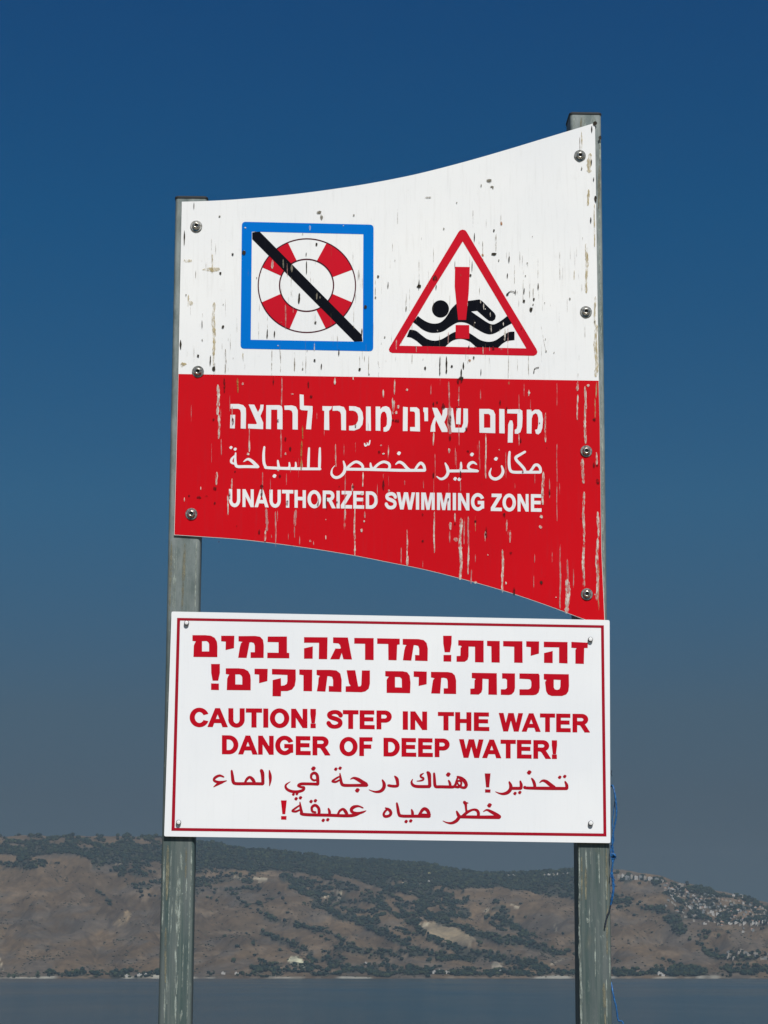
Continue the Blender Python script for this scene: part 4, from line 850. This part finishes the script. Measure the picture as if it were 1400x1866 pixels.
BARE = [([(-20, 1555), (35, 1558), (38, 1572), (-20, 1572)], 0), ([(50, 1563), (100, 1557), (140, 1558), (172, 1567), (174, 1580), (140, 1577), (90, 1573)], 0), ([(-20, 1578), (20, 1577), (12, 1584), (-20, 1586)], 0),
        ([(600, 1590), (640, 1600), (700, 1622), (690, 1628), (640, 1612), (610, 1602)], 0), ([(720, 1625), (748, 1630), (766, 1640), (750, 1646), (728, 1640)], 0), ([(698, 1642), (720, 1650), (738, 1670), (715, 1664)], 0),
        ([(778, 1655), (800, 1652), (806, 1664), (786, 1666)], 0), ([(756, 1682), (790, 1680), (826, 1690), (862, 1708), (858, 1722), (815, 1718), (775, 1700)], 0), ([(840, 1618), (920, 1619), (985, 1632), (1046, 1645), (1040, 1660), (960, 1650), (900, 1640), (870, 1650), (855, 1640)], .1)]
def woods(px, py):
    j = (fbm(px / 22, py / 9, 4, 41) - .5); k = (fbm(px / 26, py / 11, 4, 57) - .5)
    qx = px + j * 30; qy = py + k * 13
    d = .030 + .17 * np.clip((fbm(px / 60, py / 16, 4, 77) - .52) * 5, 0, 1)
    d = d + .30 * np.clip((fbm(px / 34 + py / 30, (py - px * .42) / 7, 4, 83) - .60) * 8, 0, 1) * (px > 380)
    for p, v in WOODS: d = np.where(in_poly(qx, qy, p), np.maximum(d, v), d)
    out = (px < -60) | (px > 1460)
    d = np.where(out & (qy < np.interp(px, SKX, SKY_) + 40 + 60 * (fbm(px / 130, px * 0, 3, 61) - .5)), np.maximum(d, .93), d)
    d = np.where(out & (py > 1760), np.maximum(d, .6), d)
    patch = np.clip((fbm(px / 17, py / 6, 4, 91) - .36) * 5, 0, 1)
    d = np.where((d > .3) & (d < .93), d * patch * 1.25, d)
    for l, w, v in WLINES: d = np.maximum(d, near_line(qx, qy, l, w) * v)
    for p, v in BARE: d = np.where(in_poly(px + j * 12, py + k * 6, p), v, d)
    return d
WD = woods(PXg, PYg)
n1 = fbm(PXg / 90, PYg / 30, 5, 101); n2 = fbm(PXg / 14, PYg / 6, 4, 111); n3 = fbm(PXg / 240, PYg / 90, 3, 121)
def L3(a, b, t): return np.array(a) * (1 - t[..., None]) + np.array(b) * t[..., None]
soil = L3((.086, .062, .040), (.136, .094, .056), np.clip((n1 - .3) * 2.4, 0, 1))
soil = soil * (1 - .25 * np.clip((n3 - .45) * 4, 0, 1))[..., None]
soil = L3((0, 0, 0), (1, 1, 1), np.zeros(n2.shape)) + soil * (0.86 + .3 * n2)[..., None]
def blend(mask, col, amt=1.0):
    global soil
    m_ = np.clip(mask, 0, 1)[..., None] * amt; soil = soil * (1 - m_) + np.array(col) * m_
jx, jy = PXg + (n2 - .5) * 12, PYg + (n1 - .5) * 8
blend(np.clip((fbm(PXg / 30, PYg / 9, 4, 131) - .60) * 9, 0, 1), (.20, .150, .105), .4)
blend(near_line(jx, jy, [(215, 1682), (235, 1676), (240, 1664)], 5), (.33, .24, .14), .8)
blend(in_poly(jx, jy, [(756, 1682), (790, 1680), (826, 1690), (862, 1708), (858, 1722), (815, 1718), (775, 1700)]) * 1.0, (.26, .21, .14), .8)
for l, w in (([(756, 1681), (770, 1690), (780, 1682)], 2.2), ([(795, 1681), (828, 1689)], 1.6), ([(465, 1601), (488, 1602)], 2.2), ([(432, 1598), (446, 1602)], 1.8), ([(700, 1614), (748, 1610), (768, 1610)], 1.0), ([(868, 1664), (890, 1657)], 1.2),
             ([(1006, 1686), (1010, 1694)], 1.8), ([(930, 1648), (944, 1654)], 1.3), ([(1000, 1757), (1022, 1748)], 1.0), ([(10, 1745), (14, 1756), (18, 1768)], 1.0), ([(482, 1582), (490, 1582)], 1.4), ([(600, 1618), (622, 1628), (620, 1634), (590, 1634)], 1.6), ([(568, 1592), (590, 1595)], 1.0), ([(215, 1575), (230, 1576)], 1.2)):
    blend(near_line(PXg, PYg, l, w), (.42, .36, .26), .85)
blend(in_poly(PXg, PYg, [(527, 1749), (533, 1744), (546, 1742), (552, 1749), (562, 1756), (561, 1765), (555, 1768), (545, 1760), (534, 1757)]) * 1.0, (.55, .54, .38), .95)
blend(in_poly(PXg, PYg, [(893, 1754), (905, 1752), (912, 1762), (905, 1769), (894, 1764)]) * 1.0, (.40, .36, .28), .7)
blend(np.clip((fbm(PXg / 44 + PYg / 40, PYg / 12, 4, 151) - .52) * 7, 0, 1), (.090, .078, .066), .6)  # grey relief shade put into the ground colour, in slanting noise patches
blend(np.clip((WD - .35) * 3, 0, 1), (.026, .032, .026), .9)
blend(((Tg >= 0) & (Tg < .016)) * np.clip((fbm(PXg / 50, PXg * 0, 3, 141) - .42) * 5, 0, 1), (.34, .33, .28), .8)
nc, nr = PXg.shape
verts = np.stack([Xg, Yg, H], -1).reshape(-1, 3)
ii, jj = np.meshgrid(np.arange(nc - 1), np.arange(nr - 1), indexing='ij'); a = (ii * nr + jj).ravel()
quads = np.stack([a, a + nr, a + nr + 1, a + 1], -1)
def fast_mesh(name, V_, Q_, mat, kind, colr=None, smooth=False):
    me = bpy.data.meshes.new(name); k = Q_.shape[1]
    me.vertices.add(len(V_)); me.vertices.foreach_set('co', V_.astype(np.float32).ravel())
    me.loops.add(Q_.size); me.loops.foreach_set('vertex_index', Q_.astype(np.int32).ravel())
    me.polygons.add(len(Q_)); me.polygons.foreach_set('loop_start', np.arange(0, Q_.size, k, dtype=np.int32))
    me.update(calc_edges=True)
    if colr is not None:
        at = me.color_attributes.new('Col', 'FLOAT_COLOR', 'POINT')
        at.data.foreach_set('color', np.concatenate([colr, np.ones((len(colr), 1))], 1).astype(np.float32).ravel())
    if smooth: me.shade_smooth()
    o = bpy.data.objects.new(name, me); C.objects.link(o); me.materials.append(mat)
    if kind: o['kind'] = kind
    return o
def attr_mat(name, rough=.9, sc_=None):
    m = MT(name, (.2, .2, .2), rough, 0, .1)
    at = m.n.new('ShaderNodeAttribute'); at.attribute_name = 'Col'; m.l.new(at.outputs['Color'], m.b.inputs['Base Color']); m.col = at.outputs['Color']
    if sc_:
        x = m.n.new('ShaderNodeMix'); x.data_type = 'RGBA'; x.blend_type = 'MULTIPLY'; x.inputs[0].default_value = 1
        m.l.new(m.col, x.inputs[6]); m.l.new(m.ramp(m.noise((1, 1, 1), sc_, 5, .65), .32, .62, (.68, .69, .71), (1.16, 1.15, 1.12)), x.inputs[7])
        m.l.new(x.outputs[2], m.b.inputs['Base Color'])
    return m.m
M_hill = attr_mat('dry_hillside', .95, .05)
fast_mesh('hills', verts, quads, M_hill, 'structure', soil.reshape(-1, 3), True)

# --- woods and scrub: one low-poly crown per tree, scattered by ground cover
rng = np.random.default_rng(3)
phi = (1 + 5 ** .5) / 2
ICO = np.array([(-1, phi, 0), (1, phi, 0), (-1, -phi, 0), (1, -phi, 0), (0, -1, phi), (0, 1, phi), (0, -1, -phi), (0, 1, -phi), (phi, 0, -1), (phi, 0, 1), (-phi, 0, -1), (-phi, 0, 1)]) / math.hypot(1, phi)
IF = np.array([(0, 11, 5), (0, 5, 1), (0, 1, 7), (0, 7, 10), (0, 10, 11), (1, 5, 9), (5, 11, 4), (11, 10, 2), (10, 7, 6), (7, 1, 8), (3, 9, 4), (3, 4, 2), (3, 2, 6), (3, 6, 8), (3, 8, 9), (4, 9, 5), (2, 4, 11), (6, 2, 10), (8, 6, 7), (9, 8, 1)])
def sample_ground(n, lo=0.008, hi=1.02, xa=-900, xb=2300):
    px = rng.uniform(xa, xb, n); t = rng.uniform(lo, hi, n)
    ci = np.interp(px, cols, np.arange(nc)); ti = np.interp(t, tt, np.arange(nr))
    c0 = np.clip(ci.astype(int), 0, nc - 2); r0 = np.clip(ti.astype(int), 0, nr - 2); fc = ci - c0; fr = ti - r0
    def bl(A): return (A[c0, r0] * (1 - fc) + A[c0 + 1, r0] * fc) * (1 - fr) + (A[c0, r0 + 1] * (1 - fc) + A[c0 + 1, r0 + 1] * fc) * fr
    x, y, z = bl(Xg), bl(Yg), bl(H); return x, y, z, px, proj(x, y, z)[1], t
def crowns(name, x, y, z, rad, hgt, colr, mat):
    n = len(x); V_ = ICO[None] * (1 + rng.uniform(-.28, .28, (n, 12, 1)))
    V_ = V_ * np.stack([rad, rad, hgt / 2], -1)[:, None, :] + np.stack([x, y, z + hgt * .46], -1)[:, None, :]
    Q_ = (IF[None] + (np.arange(n) * 12)[:, None, None]).reshape(-1, 3)
    return fast_mesh(name, V_.reshape(-1, 3), Q_, mat, 'stuff', np.repeat(colr, 12, 0))
M_leaf = attr_mat('foliage', .9)
x, y, z, px, py, t = sample_ground(250000)
w = woods(px, py); keep = rng.uniform(0, 1, len(x)) < np.where(w > .3, w, 0) * .80
x, y, z, px, w = x[keep], y[keep], z[keep], px[keep], w[keep]; n = len(x)
rad = rng.uniform(2.4, 6.4, n) * np.where(t[keep] > .93, rng.uniform(.9, 1.5, n), 1.0); hgt = rad * rng.uniform(1.0, 2.0, n)
kind_ = rng.uniform(0, 1, n)[:, None]; cv = rng.uniform(.65, 1.35, n)[:, None]
colr = (np.array([.010, .023, .020]) * (1 - kind_) + np.array([.034, .044, .022]) * kind_ ** 2) * cv
crowns('hillside_wood', x, y, z, rad, hgt, colr, M_leaf)
print('trees', n)
x, y, z, px, py, t = sample_ground(200000, .01, .98)
w = woods(px, py); keep = rng.uniform(0, 1, len(x)) < np.clip(w, 0, .3) * 1.05
x, y, z = x[keep], y[keep], z[keep]; n = len(x); rad = rng.uniform(1.0, 3.8, n); hgt = rad * rng.uniform(.7, 1.2, n)
colr = np.array([.058, .058, .040]) * rng.uniform(.6, 1.4, (n, 1))
crowns('hillside_scrub', x, y, z, rad, hgt, colr, M_leaf)
print('shrubs', n)

# --- single trees that stand out along the far shore
def ground_at(px, py):
    """point of the hillside first met along the sight line to photo pixel (px, py)"""
    c = int(np.argmin(np.abs(cols - px))); run = 1e9
    for r in range(nr - 1):
        if PYg[c, r] <= py + .6 and Tg[c, r] >= 0: return Vector((Xg[c, r] + (px - cols[c]) / F * Yg[c, r], Yg[c, r], H[c, r]))
    return Vector((Xg[c, 150], Yg[c, 150], H[c, 150]))
M_bark = MT('bark', (.09, .07, .05), .9).m
def tree(px, py, h, r, label, conifer):
    p = ground_at(px, py); root = empty('shore_tree' if not conifer else 'conifer_tree', p)
    vs, fs = [], []
    for k in range(6):
        a = k * math.pi / 3; vs += [Vector((r * .12 * math.cos(a), r * .12 * math.sin(a), -.5)), Vector((r * .05 * math.cos(a), r * .05 * math.sin(a), h * .7))]
    for k in range(6): fs.append((2 * k, 2 * ((k + 1) % 6), 2 * ((k + 1) % 6) + 1, 2 * k + 1))
    mesh('trunk', vs, fs, M_bark, root)
    V_, Q_ = [], []; rr = random.Random(int(px))
    for k in range(46):
        u = rr.random(); zz = h * (.16 + .84 * u); lim = r * ((1 - u) ** .8 if conifer else math.sin(math.pi * (.18 + .8 * u)) ** .6)
        a = rr.random() * 6.28; d = lim * math.sqrt(rr.random()); s = r * rr.uniform(.16, .34)
        b = len(V_); V_ += [Vector((math.cos(a) * d + v[0] * s * rr.uniform(.7, 1.2), math.sin(a) * d + v[1] * s * rr.uniform(.7, 1.2), zz + v[2] * s * .8)) for v in ICO]
        Q_ += [tuple(b + i for i in f) for f in IF]
    mesh('crown', V_, Q_, M_crown, root)
    tag(root, label, 'tree')
m = MT('dark_crown_leaves', (.028, .045, .025), .9); m.mix(m.ramp(m.noise((1, 1, 1), .6, 3), .4, .6), (.05, .07, .03), .7); M_crown = m.m
tree(80, 1782, 17, 7, 'tall pointed conifer standing alone at the water edge near the left border of the photo', True)
tree(28, 1782, 11, 5, 'small pointed tree on the far shore, the leftmost lone tree by the water', True)
tree(37, 1782, 9, 6, 'low rounded tree on the far shore beside the leftmost pointed tree', False)
tree(256, 1530, 11, 9, 'dark tree rising alone above the flat ridge top left of the signs', True)
tree(489, 1560, 13, 7, 'tall dark tree cluster poking above the sloping ridge between the posts', False)
tree(474, 1558, 10, 6, 'round dark tree on the ridge just left of the tallest ridge tree', False)
tree(760, 1580, 12, 7, 'round dark tree on the ridge crest right of the middle of the photo', False)
tree(783, 1588, 13, 8, 'broad dark tree on the ridge just right of the crest tree between the posts', False)
tree(1188, 1768, 14, 7, 'tall shore tree between the right post and the dark grove', False)

# --- buildings of the hill town and the shore
def bmat(name, c):
    m = MT(name, c, .85, 0, .2); m.mix(m.ramp(m.noise((1, 1, 1), .3, 3), .4, .7), tuple(v * .8 for v in c), .6); return m.m
M_w1, M_w2, M_w3, M_roof, M_win = bmat('white_render', (.42, .40, .37)), bmat('stone_render', (.29, .26, .22)), bmat('grey_render', (.20, .21, .21)), bmat('tile_roof', (.33, .19, .13)), MT('dark_window', (.03, .04, .05), .2).m
def box_bm(x0, x1, y0, y1, z0, z1):
    v = [(x0, y0, z0), (x1, y0, z0), (x1, y1, z0), (x0, y1, z0), (x0, y0, z1), (x1, y0, z1), (x1, y1, z1), (x0, y1, z1)]
    return v, [(0, 3, 2, 1), (4, 5, 6, 7), (0, 1, 5, 4), (1, 2, 6, 5), (2, 3, 7, 6), (3, 0, 4, 7)]
def join(parts):
    V_, F_ = [], []
    for v, f in parts:
        b = len(V_); V_ += v; F_ += [tuple(b + i for i in q) for q in f]
    return V_, F_
HOUSE = {}
def building(name, px, py, w, d, h, mat, label, group=None, rows=0, cat='house', roof=None, rz=0):
    p = ground_at(px, py); root = empty(name, p + Vector((0, d / 2, 0)), rz); key = (w, d, h, rows, mat.name, bool(roof))
    if key not in HOUSE:
        P = [box_bm(-w / 2, w / 2, -d / 2, d / 2, -6, h)]
        if not roof: P.append(box_bm(-w / 2 - .3, w / 2 + .3, -d / 2 - .3, d / 2 + .3, h + .01, h + .7)); P.append(box_bm(-w * .3, w * .05, -d * .2, d * .3, h + .71, h + 2.8))
        q = [('wall', *join(P), mat)]
        if rows:
            W = []; ncol = max(2, int(w / 3.6))
            for r_ in range(rows):
                for c_ in range(ncol):
                    cx_ = -w / 2 + (c_ + .5) * w / ncol; z_ = 1.2 + r_ * 3.1; W.append(box_bm(cx_ - .8, cx_ + .8, -d / 2 - .06, -d / 2 + .02, z_, z_ + 1.3))
            q.append(('windows', *join(W), M_win))
        if roof:
            e = .5; q.append(('roof', [(-w / 2 - e, -d / 2 - e, h), (w / 2 + e, -d / 2 - e, h), (w / 2 + e, d / 2 + e, h), (-w / 2 - e, d / 2 + e, h), (-w / 4, 0, h + 2.4), (w / 4, 0, h + 2.4)], [(0, 3, 2, 1), (0, 1, 5, 4), (2, 3, 4, 5), (1, 2, 5), (3, 0, 4)], roof))
        HOUSE[key] = []
        for nm, v, f, mm in q:
            o = mesh(nm, v, f, mm, root); HOUSE[key].append(o.data)
            if nm == 'windows': o['kind'] = 'stuff'
    else:
        for me in HOUSE[key]:
            nm = me.name.split('.')[0]; o = bpy.data.objects.new(nm, me); C.objects.link(o); o.parent = root
            if nm == 'windows': o['kind'] = 'stuff'
    tag(root, label, cat, group)
rr = random.Random(21)
# hotel blocks on the crest beside the right post
for k, (px, py, w, h) in enumerate([(1124, 1601, 11, 12), (1131, 1602, 9, 15), (1139, 1603, 14, 13), (1147, 1603, 8, 17), (1155, 1604, 12, 12), (1163, 1604, 10, 14), (1171, 1605, 9, 16), (1180, 1606, 16, 11), (1192, 1607, 14, 10), (1202, 1608, 10, 9)]):
    building('apartment_block', px, py, w, 10, h, (M_w2, M_w1, M_w3)[k % 3], ['pale apartment block on the hill crest just right of the taller post', 'stone coloured apartment block on the crest, second right of the taller post', 'wide apartment block on the crest, third right of the taller post', 'tall narrow tower on the crest among the apartment blocks', 'mid height apartment block on the crest right of the narrow tower',
        'apartment block near the middle of the crest row right of the post', 'slim tower at the right part of the crest row', 'long low block on the crest towards its right end', 'low block second from the right end of the crest row', 'small block at the right end of the crest row'][k], 'apartment blocks on the hill crest', rows=3, cat='building')
building('hotel', 1235, 1617, 20, 12, 12, M_w2, 'large stone hotel on the skyline where the crest starts to drop to the right', rows=3, cat='building')
spots = []
for k in range(230):
    for _ in range(30):
        px = rr.uniform(1205, 1470); top = np.interp(px, SKX, SKY_) + 5; py = top + 3 + abs(rr.gauss(0, 1)) * 24
        if py > top + 58 or any(abs(px - a) < 6 and abs(py - b) < 2.8 for a, b in spots): continue
        break
    spots.append((px, py))
for k, (px, py) in enumerate(spots):
    s = rr.choice([(6, 7, 3.5), (8, 8, 4), (11, 8, 3.5), (7, 7, 5)]); mt = rr.choice([M_w1, M_w2, M_w2, M_w3, M_w3, M_w2, M_w3])
    building('town_house', px, py, *s, mt, 'small pale house among trees of the hillside town on the right', 'houses of the hillside town', roof=M_roof if rr.random() < .22 else None, rz=rr.uniform(-.4, .4))
for k, (px, py, w) in enumerate([(1250, 1657, 12), (1262, 1656, 9), (1270, 1656, 9), (1279, 1657, 11), (1290, 1666, 14), (1300, 1668, 10), (1318, 1665, 12), (1330, 1664, 10), (1322, 1685, 17), (1334, 1685, 13), (1348, 1684, 9), (1364, 1684, 8), (1382, 1685, 9), (1292, 1670, 9), (1222, 1624, 13), (1224, 1628, 8), (1330, 1634, 10), (1344, 1634, 11)]):
    building('terrace_house', px, py, w, 8, 6, M_w1, 'bright white house in the terraced rows below the hillside town', 'white terraced houses below the town', rz=0)
for k in range(34):
    px = rr.uniform(1316, 1470); py = rr.uniform(1738, 1751) + (px - 1316) * .02
    building('village_house', px, py, *rr.choice([(9, 8, 5), (12, 9, 5)]), rr.choice([M_w2, M_w3, M_w2]), 'small grey house of the village low on the slope at the right border', 'houses of the lower village', rz=rr.uniform(-.4, .4))
ORD = ['leftmost', 'second from the left', 'third from the left', 'fourth from the left', 'fifth from the left', 'sixth from the left', 'seventh from the left', 'eighth from the left', 'ninth from the left', 'tenth from the left']
ORD += ['ninth from the right', 'eighth from the right', 'seventh from the right', 'sixth from the right', 'fifth from the right', 'fourth from the right', 'third from the right', 'second from the right', 'rightmost']
for k, (px, w) in enumerate([ (925, 10), (934, 12), (942, 9), (958, 12), (990, 10), (998, 12), (1006, 10), (1014, 9), (1024, 14), (1032, 8)]):
    if px > 1040: continue
    building('ridge_house', px, np.interp(px, SKX, SKY_) + 3.2, w, 9, 6.5, M_w1 if k % 2 else M_w2, 'pale house on the ridge line left of the taller post, %s' % ORD[k], 'houses on the ridge line')
for k, (px, py, w, h) in enumerate(sorted([(232, 1780, 14, 4), (240, 1780, 9, 4), (262, 1779, 11, 5), (274, 1779, 9, 4), (412, 1776, 10, 4), (436, 1776, 10, 4), (776, 1774, 9, 4), (792, 1774, 14, 5), (800, 1774, 9, 7), (813, 1775, 12, 5), (842, 1773, 14, 6), (848, 1774, 8, 4), (910, 1774, 12, 5), (928, 1776, 20, 3), (668, 1757, 9, 4), (700, 1778, 22, 3), (1194, 1777, 10, 6), (1200, 1779, 8, 4), (745, 1776, 8, 4)])):
    building('shore_building', px, py, w, 8, h, M_w1, 'small white building among trees on the far lake shore, %s' % ORD[k], 'white buildings along the far shore')
building('house', 782, 1596, 8, 8, 9, bmat('yellow_render', (.46, .40, .20)), 'small yellowish house between trees just below the ridge in the middle')
building('house', 782, 1609, 13, 8, 5, M_w1, 'small white house beside the pale track below the ridge in the middle')

# --- lake
m = MT('lake_water', (.020, .045, .055), .22, 0, .5); m.b.inputs['IOR'].default_value = 1.33
m.bump(m.noise((.5, 2.2, 1), .9, 4, .6), 1.0, .06)
rgh = m.ramp(m.noise((1, .25, 1), .006, 4, .6), .35, .65, (.09,) * 3, (.17,) * 3); m.l.new(rgh, m.b.inputs['Roughness'])
M_water = m.m
mesh('water', [(-9000, 12, WZ), (9000, 12, WZ), (9000, 6200, WZ), (-9000, 6200, WZ)], [(0, 1, 2, 3)], M_water, kind='structure')
# a small white buoy-like bird far out is too faint to name; the lake is otherwise empty

# --- bank the sign stands on
m = MT('dry_bank_soil', (.24, .20, .14), .95); m.mix(m.ramp(m.noise((1, 1, 1), 1.3, 8, .7), .4, .62), (.13, .12, .07), .8); m.bump(m.noise((1, 1, 1), 14, 6, .7), .6, .03); M_bank = m.m
gx = [-9000, -2000, -400, -100] + [-60 + 3 * i for i in range(41)] + [100, 400, 2000, 9000]
gy = [-450, -200, -80, -40, -20, -10, -5, 0, 2, 3, 4, 4.6, 5.2, 6, 7, 8.5, 10, 12, 14, 17, 20, 24, 28, 33]
vs, fs = [], []
for yy in gy:
    for xx in gx:
        zz = 0.0 if yy < 6 else -(yy - 6) * .235
        if yy > 6 or abs(xx) > 6: zz += (float(fbm(np.array(xx / 5.0), np.array(yy / 5.0), 3, 7)) - .5) * .35 * min(1, max(abs(xx) - 4, yy - 6, 0) / 6)
        vs.append((xx, yy, zz))
k = len(gx)
for j in range(len(gy) - 1):
    for i in range(k - 1): fs.append((j * k + i, j * k + i + 1, (j + 1) * k + i + 1, (j + 1) * k + i))
mesh('ground', vs, fs, M_bank, kind='structure')

# --- air
hz = bpy.data.materials.new('haze'); hz.use_nodes = True
for nd in list(hz.node_tree.nodes):
    if nd.type == 'BSDF_PRINCIPLED': hz.node_tree.nodes.remove(nd)
pv = hz.node_tree.nodes.new('ShaderNodeVolumePrincipled')
pv.inputs['Color'].default_value = (.55, .68, .80, 1); pv.inputs['Density'].default_value = 4.2e-5; pv.inputs['Anisotropy'].default_value = .2
hz.node_tree.links.new(pv.outputs[0], hz.node_tree.nodes['Material Output'].inputs['Volume'])
v, f = box_bm(-9500, 9500, -500, 12600, WZ - 8.0, 620)
mesh('haze', v, f, hz, kind='stuff')
